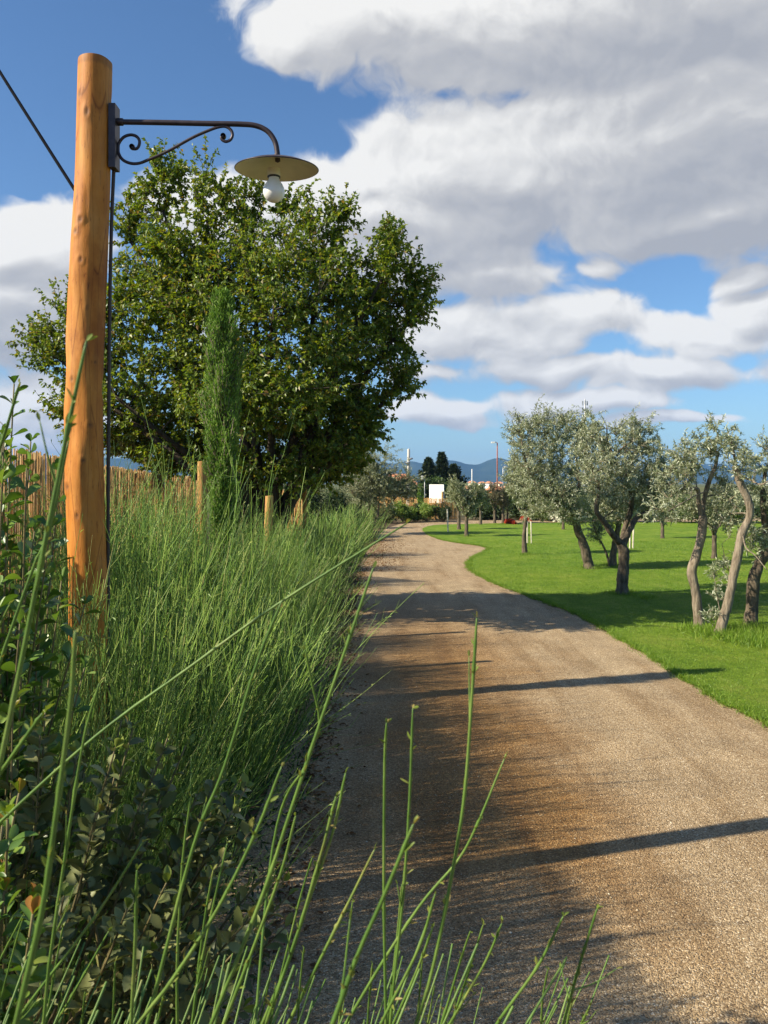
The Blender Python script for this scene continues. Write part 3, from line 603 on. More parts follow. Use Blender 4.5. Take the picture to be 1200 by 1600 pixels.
# far evergreens behind the house and sign
CM = (M['dark_bark'], M['conifer_leaf'])
def conifer(px, top, Y, wpx, label, seed):
    h = EYE + (HOR - top) / F * Y; r = wpx * Y / F
    g = np.random.default_rng(seed)
    spire('conifer_tree', label, ((px - 600) / F * Y, Y, 0), h, [(0, r * .8), (.25, r), (.5, r * .85), (.75, r * .5), (.9, r * .25), (1, .05)], 420, (.28, .09), seed, CM, 'dark conifers behind the sign', upb=.35, clump=16)
conifer(669, 716, 78, 17, 'dark conifer with a rounded top next to the terracotta roof', 52)
conifer(690, 707, 80, 17, 'tallest dark conifer with a pointed top behind the white sign', 53)
conifer(709, 726, 82, 18, 'low spreading dark conifer sloping down towards the hills', 54)

# ------------------------------------------------------------------ leafy masses further off
def bush(name, label, cat, c, r, n, leaf, seed, mats, group=None, lump=7, cover=.5):
    """rounded shrub: stems from the base, leaf sprays in uneven lumps"""
    g = np.random.default_rng(seed); c = np.array(c, float); root = thing(name, label, cat, c, group)
    lb = [(c[0] + g.uniform(-.6, .6) * r[0], c[1] + g.uniform(-.6, .6) * r[1], r[2] * g.uniform(.35, .72), r[0] * g.uniform(.35, .55), r[1] * g.uniform(.35, .55), r[2] * g.uniform(.25, .38)) for _ in range(lump)]
    S = lobe_sample(g, lb, n, .5); S[:, 2] = np.maximum(S[:, 2], .05); A = c + (S - c) * np.array([.35, .35, .1]); tb = MB()
    tubes(tb, bezier(A[::4], (A + S)[::4] / 2 + g.normal(0, .05, (len(A[::4]), 3)), S[::4], 5), np.linspace(.012, .004, 5)[None] * np.ones((len(A[::4]), 1)), 3)
    per = 26; m = n * per; k = np.repeat(np.arange(n), per); sz = .12 * (r[0] + r[2])
    Po = S[k] + g.normal(0, sz * .5, (m, 3)); Po[:, 2] = np.maximum(Po[:, 2], .02); D = nrm(g.normal(0, .7, (m, 3)) + np.array([0, 0, .35])); sc = g.uniform(.6, 1.25, m)
    cb = MB(); leaves(cb, Po, D, leaf[0] * sc, leaf[1] * sc, g); tb.build('stems', M['twig'], root); cb.build('foliage', mats, root, smooth=False); return root
FH = 'shrubs along the far fence'
for i, (px, py, wpx, top, mt, lab) in enumerate([
        (612, 818, 22, 784, 'hedge_leaf', 'dark round shrub at the left end of the far reed fence'), (634, 817, 18, 786, 'broom_leaf', 'green feathery shrub under the whitish utility pole'),
        (652, 816, 16, 788, 'hedge_leaf', 'dark shrub left of the thin climber on the far fence'), (668, 816, 16, 786, 'broom_leaf', 'green shrub below the white sign'), (687, 816, 18, 790, 'hedge_leaf', 'dark shrub right of the white sign, by the drive')]):
    b0 = G(px, py); s = b0[1] / F; bush('garden_shrub', lab, 'shrub', b0 + [0, .4, 0], (wpx * s, .7, (py - top) * s), 110, (.13, .035) if mt == 'broom_leaf' else (.10, .045), 60 + i, M[mt], FH)
for i, (px, py, wpx, top, lab) in enumerate([(492, 846, 34, 748, 'dark dense shrub under the right half of the big tree'), (524, 841, 24, 762, 'dark dense shrub between the big tree and the roadside olive'), (545, 836, 26, 790, 'dense grey green shrub at the left edge of the drive near the olive'), (562, 832, 20, 795, 'low round shrub at the foot of the roadside olive tree'), (590, 826, 20, 788, 'grey green bush between the roadside olive and the far fence')]):
    b0 = G(px, py); s = b0[1] / F; bush('garden_shrub', lab, 'shrub', b0, (wpx * s, .8, (py - top) * s), 340 if i < 2 else 150, (.09, .035 if i < 2 else .02), 70 + i, M[('hedge_leaf', 'hedge_leaf', 'green_leaf', 'holm_leaf', 'holm_leaf')[i]], 'shrubs along the drive')
def far_bush(px, py, wpx, top, lab, mt, seed, name='garden_shrub', cat='shrub', grp='shrubs beyond the lawn', n=90, leaf=(.16, .07)):
    b0 = G(px, py); s = b0[1] / F; return bush(name, lab, cat, b0, (wpx * s, 1.0, (py - top) * s), n, leaf, seed, M[mt], grp)
far_bush(868, 816, 14, 799, 'low bush covered in white flowers beyond the lawn, left one', 'white_flower', 80, 'flowering_bush', 'flowers', 'white flowering bushes', 60, (.12, .1))
far_bush(897, 816, 16, 800, 'low bush covered in white flowers beyond the lawn, right one', 'white_flower', 81, 'flowering_bush', 'flowers', 'white flowering bushes', 60, (.12, .1))
far_bush(797, 819, 7, 812, 'patch of red flowers at the far edge of the lawn', 'red_flower', 82, 'flower_bed', 'flowers', None, 34, (.09, .07))
for i, (px, py, w, top, lab, mt) in enumerate([(845, 814, 24, 790, 'green bush behind the red panel at the lawn end', 'green_leaf'), (930, 815, 36, 785, 'tall green bush behind the broad leaning olive', 'green_leaf'), (985, 816, 34, 783, 'green bush seen through the forked olive branches', 'hedge_leaf'),
        (1045, 817, 40, 778, 'yellow green bush at the lawn end left of the crooked trunk', 'green_leaf'), (1100, 817, 40, 785, 'dark green bush at the lawn end behind the crooked trunk', 'hedge_leaf'), (1155, 818, 40, 776, 'green bush at the lawn end behind the kinked trunk', 'green_leaf'), (1215, 818, 46, 780, 'dark bush at the lawn end by the right edge', 'hedge_leaf'), (760, 812, 30, 790, 'dark green bush behind the brownish olives', 'hedge_leaf'), (812, 813, 20, 785, 'green bush behind the slim dark olive trunk', 'hedge_leaf')]):
    far_bush(px, py, w, top, lab, mt, 90 + i)
# tall clipped hedge in front of the house, and greenery behind the sign
def hedge(name, label, x0, x1, y, d, h, n, seed, mat, leaf):
    g = np.random.default_rng(seed); Po = np.stack([g.uniform(x0, x1, n), y + g.uniform(-d / 2, d / 2, n), g.uniform(.02, 1, n) ** .8 * h], 1)
    Po[:, 2] *= 1 + .08 * np.sin(Po[:, 0] * 2.1 + seed) + .05 * np.sin(Po[:, 0] * 5.3)
    b = MB(); sc = g.uniform(.6, 1.3, n); leaves(b, Po, nrm(g.normal(0, .7, (n, 3)) + [0, -.2, .4]), leaf[0] * sc, leaf[1] * sc, g)
    return tag(b.build(name, mat, smooth=False, origin=((x0 + x1) / 2, y, 0)), label, 'hedge')
hedge('clipped_hedge', 'tall dark clipped hedge in front of the house with the terracotta roof', -1.5, 3.6, 52, 1.6, 1.80, 9000, 101, M['hedge_leaf'], (.22, .12))
hedge('clipped_hedge', 'low green hedge running beyond the far drive behind the small olives', 4.5, 12, 56, 1.5, 1.15, 8000, 102, M['green_leaf'], (.2, .12))
bush('garden_shrub', 'round olive green tree like shrub in front of the tallest conifer', 'shrub', ((690 - 600) / F * 62, 62, 0), (1.4, 1.2, 2.35), 190, (.22, .10), 103, M['green_leaf'], 'shrubs beyond the lawn')
bush('garden_shrub', 'small green shrub at the foot of the rounded conifer', 'shrub', ((664 - 600) / F * 60, 60, 0), (1.0, 1.0, 2.05), 120, (.2, .10), 104, M['green_leaf'], 'shrubs beyond the lawn')
c0 = P(657, 755, 41); spire('cypress_tree', 'very thin dark cypress against the far reed fence', (c0[0], 41.0, 0), 1.68, [(0, .10), (.5, .13), (.85, .09), (1, .02)], 130, (.10, .03), 105, CY, clump=20)

# ------------------------------------------------------------------ lamp pole
YL = 3.4
lamp = thing('street_lamp', 'rustic street lamp on a peeled orange log pole with scrolled iron arm', 'street lamp', (P(137, 755, YL)[0], YL, 0))
def log(mb, axis, rad, seed, n=150, sides=56, facets=True):
    g = np.random.default_rng(seed); c = smooth_path(axis, n); t = np.linspace(0, 1, n); a = np.arange(sides) * 2 * math.pi / sides
    zz = np.linspace(0, np.linalg.norm(np.array(axis[-1]) - axis[0]), n)
    r = np.interp(t, np.linspace(0, 1, len(rad)), rad)[:, None] * np.ones((1, sides))
    A, Z = np.meshgrid(a, zz); mk = np.zeros((n, sides))
    r = r * (1 + .018 * np.sin(2 * A + Z * 1.3) + .014 * np.sin(3 * A - Z * 2.1 + 1) + .010 * np.sin(A + Z * 5 + 2))
    if facets:      # drawknife cuts and knots
        for _ in range(70):
            a0, z0, la, lz, d = g.uniform(0, 2 * math.pi), g.uniform(0, zz[-1]), g.uniform(.25, .6), g.uniform(.06, .22), g.uniform(-.085, .016)
            da = (A - a0 + math.pi) % (2 * math.pi) - math.pi; r *= 1 + d * np.exp(-(da / la) ** 4 - ((Z - z0) / lz) ** 4) * .8
        for _ in range(26):
            a0, z0, ks = g.uniform(-math.pi, math.pi), g.uniform(.8, zz[-1]), g.uniform(.6, 1.2); da = (A - a0 + math.pi) % (2 * math.pi) - math.pi
            q = np.hypot(da / .17, (Z - z0) / .020) / ks; r *= 1 + .035 * np.exp(-(q - 1) ** 2 * 3) - .05 * np.exp(-q * q * 3); mk = np.maximum(mk, np.exp(-q * q * 1.2)); mk = np.maximum(mk, .35 * np.exp(-(da / .12) ** 2 - ((Z - z0) / .12) ** 2))
    r[-1] *= .985; mk[-3:] = .45
    c[-2] = c[-1] - [0, 0, .006]
    X = c[:, None] + np.stack([np.cos(a)[None] * r, np.sin(a)[None] * r, np.zeros_like(r)], -1)
    i, j = np.meshgrid(np.arange(n - 1), np.arange(sides), indexing='ij'); j2 = (j + 1) % sides
    V = np.concatenate([X.reshape(-1, 3), [c[-1] + [0, 0, .004]]]); top = (n - 1) * sides; jj = np.arange(sides)
    mb.add(V, np.stack([i * sides + j, i * sides + j2, (i + 1) * sides + j2, (i + 1) * sides + j], -1).reshape(-1, 4)); tv = np.concatenate([X[-1], V[-1:]]); top = 0
    mb.mk = np.concatenate([mk.ravel(), np.full(sides + 2, .5)])
    mb.add(tv, None, np.stack([top + jj, top + (jj + 1) % sides, np.full(sides, sides)], -1))
b = MB(); log(b, [np.array([P(140, 755, YL)[0], YL, -.05]), P(138, 1100, YL), P(137, 900, YL), P(132, 720, YL), P(132, 580, YL), P(137, 430, YL), P(145, 280, YL), P(149, 96, YL)], [.074, .072, .0725, .073, .073, .073, .069, .0675], 5, n=260, sides=72)
po = b.build('pole', M['pole'], lamp); at = po.data.attributes.new('mark', 'FLOAT', 'POINT'); at.data.foreach_set('value', b.mk.astype(np.float32))
def tubepx(mb, pts, r, Y=YL, n=60, sides=10, mi=0):
    tubes(mb, smooth_path([P(x, y, Y) for x, y in pts], n), r, sides, mi)
b = MB(); c1, c2 = P(180, 166, YL), P(180, 265, YL); b.box((c1 + c2) / 2 + [-.004, 0, 0], (.026, .062, c1[2] - c2[2])); pl_o = b.build('mounting_plate', M['iron'], lamp, smooth=False)
for py in (176, 256):
    b = MB(); q = P(183, py, YL); tubes(b, np.array([q + [0, -.012, 0], q + [.022, -.012, 0], q + [.028, -.012, 0]]), [.005, .005, .003], 8); b.build('bolt', M['iron'], pl_o)
b = MB(); tubepx(b, [(184, 190.5), (250, 191.5), (320, 193), (375, 194), (400, 196.5), (418, 205), (429, 220), (433, 236), (434, 252)], .0105, n=90, sides=14)
tubepx(b, [(184, 190.5), (187, 190.6), (190, 190.6), (192, 190.7)], .0145, n=10, sides=14); b.build('arm', M['iron'], lamp)
z = lambda x, y: (160 + x * .29167, 90 + y * .29167)
sc = [z(*p) for p in [(160, 479), (170, 489), (186, 486), (197, 468), (198, 444), (182, 422), (150, 414), (112, 428), (86, 466), (86, 508), (108, 546), (150, 566), (196, 566), (245, 548), (350, 502), (480, 430), (580, 386), (628, 371), (662, 370), (688, 388), (697, 415), (686, 440), (662, 450), (642, 440), (638, 426), (648, 421)]]
b = MB(); tubepx(b, sc, .0062, n=200, sides=8); b.build('scroll_brace', M['iron'], lamp)
for q in (sc[0], sc[-1]):
    b = MB(); w = P(q[0], q[1], YL); tubes(b, np.array([w + [0, -.010, 0], w, w + [0, .010, 0]]), [.010, .0115, .010], 12); b.build('scroll_tip', M['iron'], lamp)
sh = P(432.5, 262, YL); Rs = .1625
b = MB(); b.lathe([(.011, .052), (.013, .044), (.030, .040), (.07, .030), (.12, .014), (Rs, -.004), (Rs + .003, -.007), (Rs, -.009)], sh, 64, 0)
b.lathe([(Rs, -.0085), (.12, .010), (.07, .025), (.030, .034), (.022, .036), (.0, .036)], sh, 64, 1)
for v in b.v: v[:, 2] += .065 * (v[:, 1] - sh[1])
b.build('lamp_shade', [M['iron'], M['enamel']], lamp)
bu = P(428, 299.5, YL); b = MB(); b.lathe([(.0250, .090), (.0250, .060)], bu, 32, 0); b.lathe([(.0255, .0605), (.0255, .0555), (.021, .054)], bu, 32, 1); b.build('socket', [M['enamel'], M['black']], lamp)
b = MB(); rb = .0425; prof = [(.0205, .056), (.0208, .050), (.024, .0425), (.029, .0350), (.0345, .0270)] + [(rb * math.sin(a), rb * math.cos(a)) for a in np.linspace(1.0, math.pi, 18)]; b.lathe(prof, bu, 40); b.build('bulb', M['opal'], lamp)
b = MB(); tubepx(b, [(178, 262), (175, 330), (173, 400), (171, 520), (170, 640), (169, 760), (169, 900), (170, 1100), (170, 1300)], .0072, YL + .02, 60, 10); cd = b.build('conduit', M['conduit'], lamp)
for py in (368, 620, 900):
    b = MB(); q = P(166, py, YL); b.box(q + [.002, .012, 0], (.036, .03, .010)); b.build('clip', M['iron'], cd, smooth=False)
b = MB(); a0, a1 = P(124, 308, YL + .05), P(-330, -430, 4.6); t = np.linspace(0, 1, 40)[:, None]; cb_ = a0 + (a1 - a0) * t - np.array([0, 0, 1]) * .10 * (t * (1 - t)) * 4 * .25
tubes(b, cb_, .0068, 8); tag(b.build('overhead_cable', plain('cable_sheath', (.010, .011, .014), .95, spec=.05), origin=tuple(a0)), 'thin dark cable sloping up to the left from the log pole', 'cable')

# ------------------------------------------------------------------ fences and posts
def reed_fence(label, pts, tops, seed, step=.0080, r=.0044, group=None):
    """pts: ground line; tops: height along it"""
    g = np.random.default_rng(seed); p = np.array(pts, float); seg = np.linalg.norm(np.diff(p, axis=0), axis=1); s = np.concatenate([[0], np.cumsum(seg)]); n = int(s[-1] / step)
    u = np.linspace(0, s[-1], n) + g.normal(0, step * .2, n); x = np.interp(u, s, p[:, 0]) + g.normal(0, .006, n); y = np.interp(u, s, p[:, 1]); h = np.interp(u, s, tops)
    hh = h + g.normal(0, .012, n) - (g.random(n) < .12) * g.uniform(0, .06, n); b0 = np.stack([x, y, np.full(n, .02)], 1); root = thing('reed_fence', label, 'fence', (p[0][0], p[0][1], 0), group)
    tl = g.normal(0, .012, (n, 2)); K = np.linspace(0, 1, 3)
    Pt = b0[:, None] + np.stack([K[None] * tl[:, :1] * h[:, None], K[None] * tl[:, 1:] * .5, K[None] * (hh - .02)[:, None]], -1); Rd = (r * g.uniform(.7, 1.35, n))[:, None] * np.array([1, .95, .85])[None]
    b = MB(); tubes(b, Pt, Rd, 5); b.build('reed_panel', M['reed'], root)
    for zf in (.12, .42, .70, .93):
        q = np.stack([np.interp(np.linspace(0, s[-1], 60), s, p[:, 0]), np.interp(np.linspace(0, s[-1], 60), s, p[:, 1]), np.interp(np.linspace(0, s[-1], 60), s, tops) * zf], 1)
        b = MB(); tubes(b, q + [.010, -.010, 0], .0022, 5); b.build('binding_wire', M['steel'], root)
    return root
reed_fence('long golden reed screen fence behind the log lamp pole', [(-1.45, -1.0), (-1.72, 2), (-2.22, 5), (-2.65, 8), (-3.1, 12), (-3.2, 15)], [2.0, 1.98, 1.955, 1.92, 1.86, 1.85], 111)
reed_fence('short piece of reed fence at the foot of the big round tree', [(-2.4, 15.4), (-1.35, 14.6)], [1.64, 1.60], 112, .018, .009)
reed_fence('low far reed fence across the bend in front of the dark hedge', [(-.3, 43.0), (.8, 42.6), (2.9, 42.0), (3.6, 42.2)], [1.08, 1.06, 1.0, 1.0], 113, .022, .012)
def post(px, top, Y, wpx, tilt, label, group='round wooden fence posts'):
    b = MB(); r = wpx * Y / F / 2; t = P(px, top, Y); base = np.array([t[0] - tilt, Y, -.03]); log(b, [base, (base + t) / 2, t], [r, r * .98, r * .95], int(px), 30, 24, False)
    return tag(b.build('fence_post', M['post'], origin=(base[0], Y, 0)), label, 'post', group)
post(316, 721, 7.6, 15, .01, 'upright round wooden post just right below the young cypress')
post(421, 775, 9.4, 13, .06, 'slightly tilted orange post half sunk in green stems under the big tree')
post(476, 752, 12.5, 6.5, 0, 'thin orange post right of the tilted one, under the big tree')
post(656.5, 777, 41.6, 2.6, 0, 'thin pale post in front of the far reed fence by the thin cypress', 'posts at the far fence')
post(680.5, 783, 41.4, 2.4, 0, 'short pale post at the right end of the far reed fence', 'posts at the far fence')
post(691.5, 768, 41.3, 3.6, .02, 'taller orange post in front of the white sign', 'posts at the far fence')

# tree stakes on the lawn
def stake(px, py, top, wpx, label, lean=0):
    b0 = G(px, py); Y = b0[1]; b = MB(); t = P(px + lean, top, Y); tubes(b, np.array([b0 - [0, 0, .05], (b0 + t) / 2, t]), wpx * Y / F / 2, 8)
    return tag(b.build('tree_stake', M['stake'], origin=tuple(b0)), label, 'stake', 'tree stakes on the lawn')
stake(700, 832, 796, 2.2, 'pale stake on the lawn point nearest the bend', -1)
stake(830.5, 852, 808, 1.8, 'white stake right of the slim dark olive trunk', -1)
stake(824, 850, 797, 2.2, 'brown stake close behind the slim dark olive trunk', 0)
stake(984, 858, 822, 2.6, 'left stake of the pale pair right of the forked trunk', 1)
stake(989, 858, 820, 2.6, 'right stake of the pale pair right of the forked trunk', 1)
b = MB(); w = P(821, 806, 21.6); b.add([w + [-.16, 0, -.10], w + [.17, .02, -.14], w + [.02, .03, .13], w + [-.16, .02, -.10], w + [.17, .04, -.14], w + [.02, .05, .13]], [[0, 1, 4, 3], [1, 2, 5, 4], [2, 0, 3, 5]], [[0, 1, 2], [5, 4, 3]])
tag(b.build('red_cloth', M['red_cloth'], smooth=False, origin=tuple(w)), 'small red three cornered cloth hanging behind the slim dark olive trunk', 'cloth')

# ------------------------------------------------------------------ far things
def house(px0, px1, eave, ridge, Y, wall, label, group=None, wins=2, depth=6):
    x0, x1 = (px0 - 600) / F * Y, (px1 - 600) / F * Y; ze, zr = EYE - (eave - HOR) / F * Y, EYE - (ridge - HOR) / F * Y; xm = (x0 + x1) / 2
    root = thing('house', label, 'house', (xm, Y + depth / 2, 0), group); b = MB(); b.box((xm, Y + depth / 2, ze / 2), (x1 - x0, depth, ze)); b.build('wall', wall, root, smooth=False)
    o = .25; b = MB(); b.add([[x0 - o, Y - o, ze + .01], [x1 + o, Y - o, ze + .01], [x1 + o, Y + depth + o, ze + .01], [x0 - o, Y + depth + o, ze + .01], [x0 + (x1 - x0) * .22, Y + depth / 2, zr], [x1 - (x1 - x0) * .22, Y + depth / 2, zr]], [[0, 1, 5, 4], [2, 3, 4, 5], [0, 3, 2, 1]], [[1, 2, 5], [3, 0, 4]])
    rf = b.build('roof', M['terracotta'], root, smooth=False); b = MB(); b.box((x0 + (x1 - x0) * .7, Y + depth / 2 - .6, zr + .1), (.5, .5, .8)); b.build('chimney', wall, rf, smooth=False)
    for k in range(wins):
        xx = x0 + (x1 - x0) * (k + .5) / wins; b = MB(); b.box((xx, Y - .015, ze * .6), (min(.9, (x1 - x0) / wins * .4), .06, ze * .42)); b.build('window', M['glass'], root, smooth=False)
house(598, 650, 757.5, 740, 72, M['cream_wall'], 'low house with an orange terracotta roof behind the dark clipped hedge', None, 3, 5)
TG = 'houses of the distant town'
for (a, c, e, r, Y, w, l) in [(737, 743, 754, 751, 190, 'cream_wall', 'tiny cream house in the distant town by the thin white pole'), (764, 770, 755, 752, 210, 'white_paint', 'tiny white house left of the tall red lamp mast'), (780, 786, 755.5, 752, 205, 'cream_wall', 'tiny yellowish house right of the tall red lamp mast'),
                              (768, 786, 766, 758, 150, 'orange_wall', 'orange walled house below the tall red lamp mast'), (728, 742, 764, 759, 160, 'cream_wall', 'beige house half hidden behind the small pale olive'), (790, 803, 764, 758.5, 165, 'ochre_wall', 'ochre house half hidden at the left edge of the broad olive'), (752, 760, 755, 752.5, 230, 'white_paint', 'far white house in the gap left of the red lamp mast')]:
    house(a, c, e, r, Y, M[w], l, TG, 2, 8)
up = thing('utility_pole', 'whitish concrete utility pole behind the far reed fence', 'utility pole', (P(638, 755, 48)[0], 48, 0))
b = MB(); t = P(638.5, 702, 48); tubes(b, np.array([[t[0] - .02, 48, -.02], (np.array([t[0] - .01, 48, t[2] / 2])), t]), [.10, .095, .075], 10); b.build('pole', M['concrete'], up)
for (px, py) in ((641, 717), (637, 723)):
    b = MB(); q = P(px, py, 47.9); tubes(b, np.array([q + [-.13, 0, -.02], q, q + [.13, 0, .03]]), [.045, .06, .045], 8); b.build('insulator', M['steel'], up)
b = MB(); b.box(P(637, 768, 47.85), (.16, .12, .32)); b.build('junction_box', M['concrete'], up, smooth=False)
YS = 44.5
sg = thing('signboard', 'white notice board with faint printing standing behind the far reed fence', 'sign', (P(682, 755, YS)[0], YS, 0))
b = MB(); p0, p1 = P(668, 786, YS), P(697, 757, YS); b.box((p0 + p1) / 2, (p1[0] - p0[0], .05, p1[2] - p0[2])); bo = b.build('board', M['white_paint'], sg, smooth=False)
b = MB(); b.box(P(676, 762, YS - .03), (.28, .008, .07)); b.box(P(676.5, 766.5, YS - .03), (.34, .008, .05)); b.build('red_heading', M['red_print'], bo, smooth=False)
b = MB(); [b.box(P(675.5, y, YS - .03), (w, .008, .02)) for y, w in ((770, .2), (773, .3), (776, .26))]; b.build('printed_lines', M['grey_print'], bo, smooth=False)
for px in (670, 695):
    b = MB(); q = P(px, 786, YS + .05); b.box((q[0], q[1], q[2] / 2 + .3), (.07, .05, q[2] + .6)); b.build('leg', M['post'], sg, smooth=False)
sg.rotation_euler = (0, 0, -.75)
def mast(px, top, Y, r, label, mat, head=None, group='lamp masts of the distant town'):
    t = P(px, top, Y); root = thing('lamp_mast', label, 'lamp', (t[0], Y, 0), group); b = MB(); tubes(b, np.array([[t[0], Y, -.05], [t[0], Y, t[2] / 2], t]), [r, r * .85, r * .65], 8); b.build('pole', mat, root)
    if head:
        b = MB(); tubes(b, np.array([t, t + [head * .5, 0, .12], t + [head, 0, .10]]), r * .6, 6); b.build('arm', M['steel'], root)
        b = MB(); b.box(t + [head, 0, .06], (abs(head) * .8, .4, .22)); b.build('lamp_head', M['white_paint'], root, smooth=False)
mast(777, 692, 120, .11, 'tall reddish lamp mast with a flat head rising against the hills', M['rust_red'], -.6)
mast(737.5, 733, 120, .09, 'thin whitish mast left of the tall reddish one', M['white_paint'])
mast(786, 730, 130, .08, 'short grey lamp mast just right of the tall reddish one', M['steel'], .35)
mast(663.5, 748, 50, .028, 'slender garden lamp with a pale head left of the white sign', M['steel'], -.14, 'lamps by the sign')
tm = thing('antenna_mast', 'grey telecom mast with antenna panels poking above the olive crowns', 'mast', (P(914, 755, 160)[0], 160, 0))
b = MB(); t = P(914, 624, 160); tubes(b, np.array([[t[0], 160, 0], [t[0], 160, 9], t]), [.28, .2, .10], 8); b.build('pole', M['steel'], tm)
for zz in (630, 641):
    for dx in (-.42, 0.0, .42):
        b = MB(); q = P(914, zz, 160); b.box(q + [dx, -.3 if dx == 0 else 0, 0], (.2, .18, 1.0 if zz > 635 else .8)); b.build('antenna_panel', M['steel'], tm, smooth=False)

# ------------------------------------------------------------------ broom shrubs (green rush-like stems)
def broom_mesh(seed, n, h, spread, lean, r=.0024, wisps=0, kids=3, lat=2):
    g = np.random.default_rng(seed); a = g.uniform(0, 2 * math.pi, n); q = g.random(n) ** .6
    base = np.stack([np.cos(a) * q * .26, np.sin(a) * q * .26, np.zeros(n)], 1); L = h * (.58 + .30 * g.random(n) + .14 * (g.random(n) < .06)) * (1 - .10 * q); tilt = q * spread * g.uniform(.3, 1.4, n) + g.normal(0, .08, n)
    out = np.stack([np.cos(a) + g.normal(0, .35, n), np.sin(a) + g.normal(0, .35, n), np.zeros(n)], 1); out = nrm(out)
    K = 8; t = np.linspace(0, 1, K)[None, :, None]; e = out * (np.sin(tilt) * L)[:, None] + np.array(lean) * L[:, None]; u = np.array([0, 0, 1.0])
    c = base[:, None] + e[:, None] * (t ** .85) + u * (np.cos(tilt * .8) * L)[:, None, None] * t + g.normal(0, .018, (n, K, 3)) * t + g.normal(0, .09, (n, 1, 3)) * [1, 1, 0] * t * t
    mb = MB(); tubes(mb, c, r * 1.15 * g.uniform(.7, 1.3, n)[:, None] * np.linspace(1.15, .5, K)[None], 3, cap=False)
    m = n * kids; k = np.repeat(np.arange(n), kids); tt = g.uniform(.3, .92, m) * (K - 1); i = np.minimum(tt.astype(int), K - 2); f = (tt - i)[:, None]; s = c[k, i] * (1 - f) + c[k, i + 1] * f; d = nrm(c[k, i + 1] - c[k, i])
    d2 = nrm(d + g.normal(0, .36, (m, 3)) + [0, 0, .06]); l = g.uniform(.12, .48, m)[:, None] * h / 1.7; C = s + d2 * l * .5; E = s + d2 * l * .95 + nrm(d + [0, 0, .5]) * l * .14 + g.normal(0, .02, (m, 3))
    c2 = bezier(s, C, E, 5); tubes(mb, c2, r * g.uniform(.6, 1.0, m)[:, None] * np.linspace(1, .45, 5)[None], 3, cap=False)
    lb = MB(); ml = m * lat; k = g.integers(0, m, ml); tt = g.uniform(.15, 1, ml) * 3.99; i = tt.astype(int); f = (tt - i)[:, None]; s = c2[k, i] * (1 - f) + c2[k, i + 1] * f; d = nrm(nrm(c2[k, i + 1] - c2[k, i]) + g.normal(0, .5, (ml, 3))); l = g.uniform(.03, .11, ml)[:, None]
    c3 = bezier(s, s + d * l * .5, s + d * l * .9 + u * l * .15, 3); tubes(lb, c3, r * .55 * g.uniform(.7, 1.2, ml)[:, None] * np.array([[1, .8, .5]]), 3, cap=False)
    if wisps:
        w = g.uniform(-.9, .9, wisps); o = np.stack([np.cos(w), np.sin(w), np.zeros(wisps)], 1); s = base[:wisps] * .8 + [0, 0, .12]; E = s + o * g.uniform(.55, 1.0, wisps)[:, None] + np.array([0, 0, 1]) * g.uniform(.0, .55, wisps)[:, None]; E[:, 2] = np.maximum(E[:, 2], .05)
        cw = bezier(s, s + o * .35 + u * g.uniform(.15, .6, wisps)[:, None], E, 8); tubes(mb, cw, r * .7 * np.linspace(1, .35, 8)[None] * np.ones((wisps, 1)), 3, cap=False)
    nl = m * 3; k = g.integers(0, m, nl); tt = g.uniform(.3, 1, nl) * 3.99; i = tt.astype(int); f = (tt - i)[:, None]; Po = c2[k, i] * (1 - f) + c2[k, i + 1] * f
    leaves(lb, Po, nrm(nrm(c2[k, i + 1] - c2[k, i]) + g.normal(0, .6, (nl, 3))), g.uniform(.012, .032, nl), .006, g, 0, .1)
    return mb.mesh('broom_stems', M['broom_stem']), lb.mesh('broom_leaves', M['broom_leaf'])
BM = [broom_mesh(201, 400, 1.90, .46, (.08, 0, 0), wisps=26), broom_mesh(202, 370, 2.0, .40, (.04, 0, 0), wisps=14), broom_mesh(203, 340, 1.74, .52, (.10, 0, 0), .0025, wisps=30)]
BM.append(broom_mesh(204, 26, 2.55, .20, (.03, 0, 0), .0026)); BM.append(broom_mesh(205, 150, 1.75, .60, (.04, 0, 0), .0055, 10))
def broom(x, y, k, rz, s, label, group='green broom shrubs along the left of the drive'):
    o = bpy.data.objects.new('broom_shrub', BM[k][0]); COL.objects.link(o); l = bpy.data.objects.new('leaves', BM[k][1]); COL.objects.link(l); l.parent = o
    o.location = (x, y, 0); o.rotation_euler = (0, 0, rz); o.scale = (s[0], s[0], s[1]); return tag(o, label, 'shrub', group)
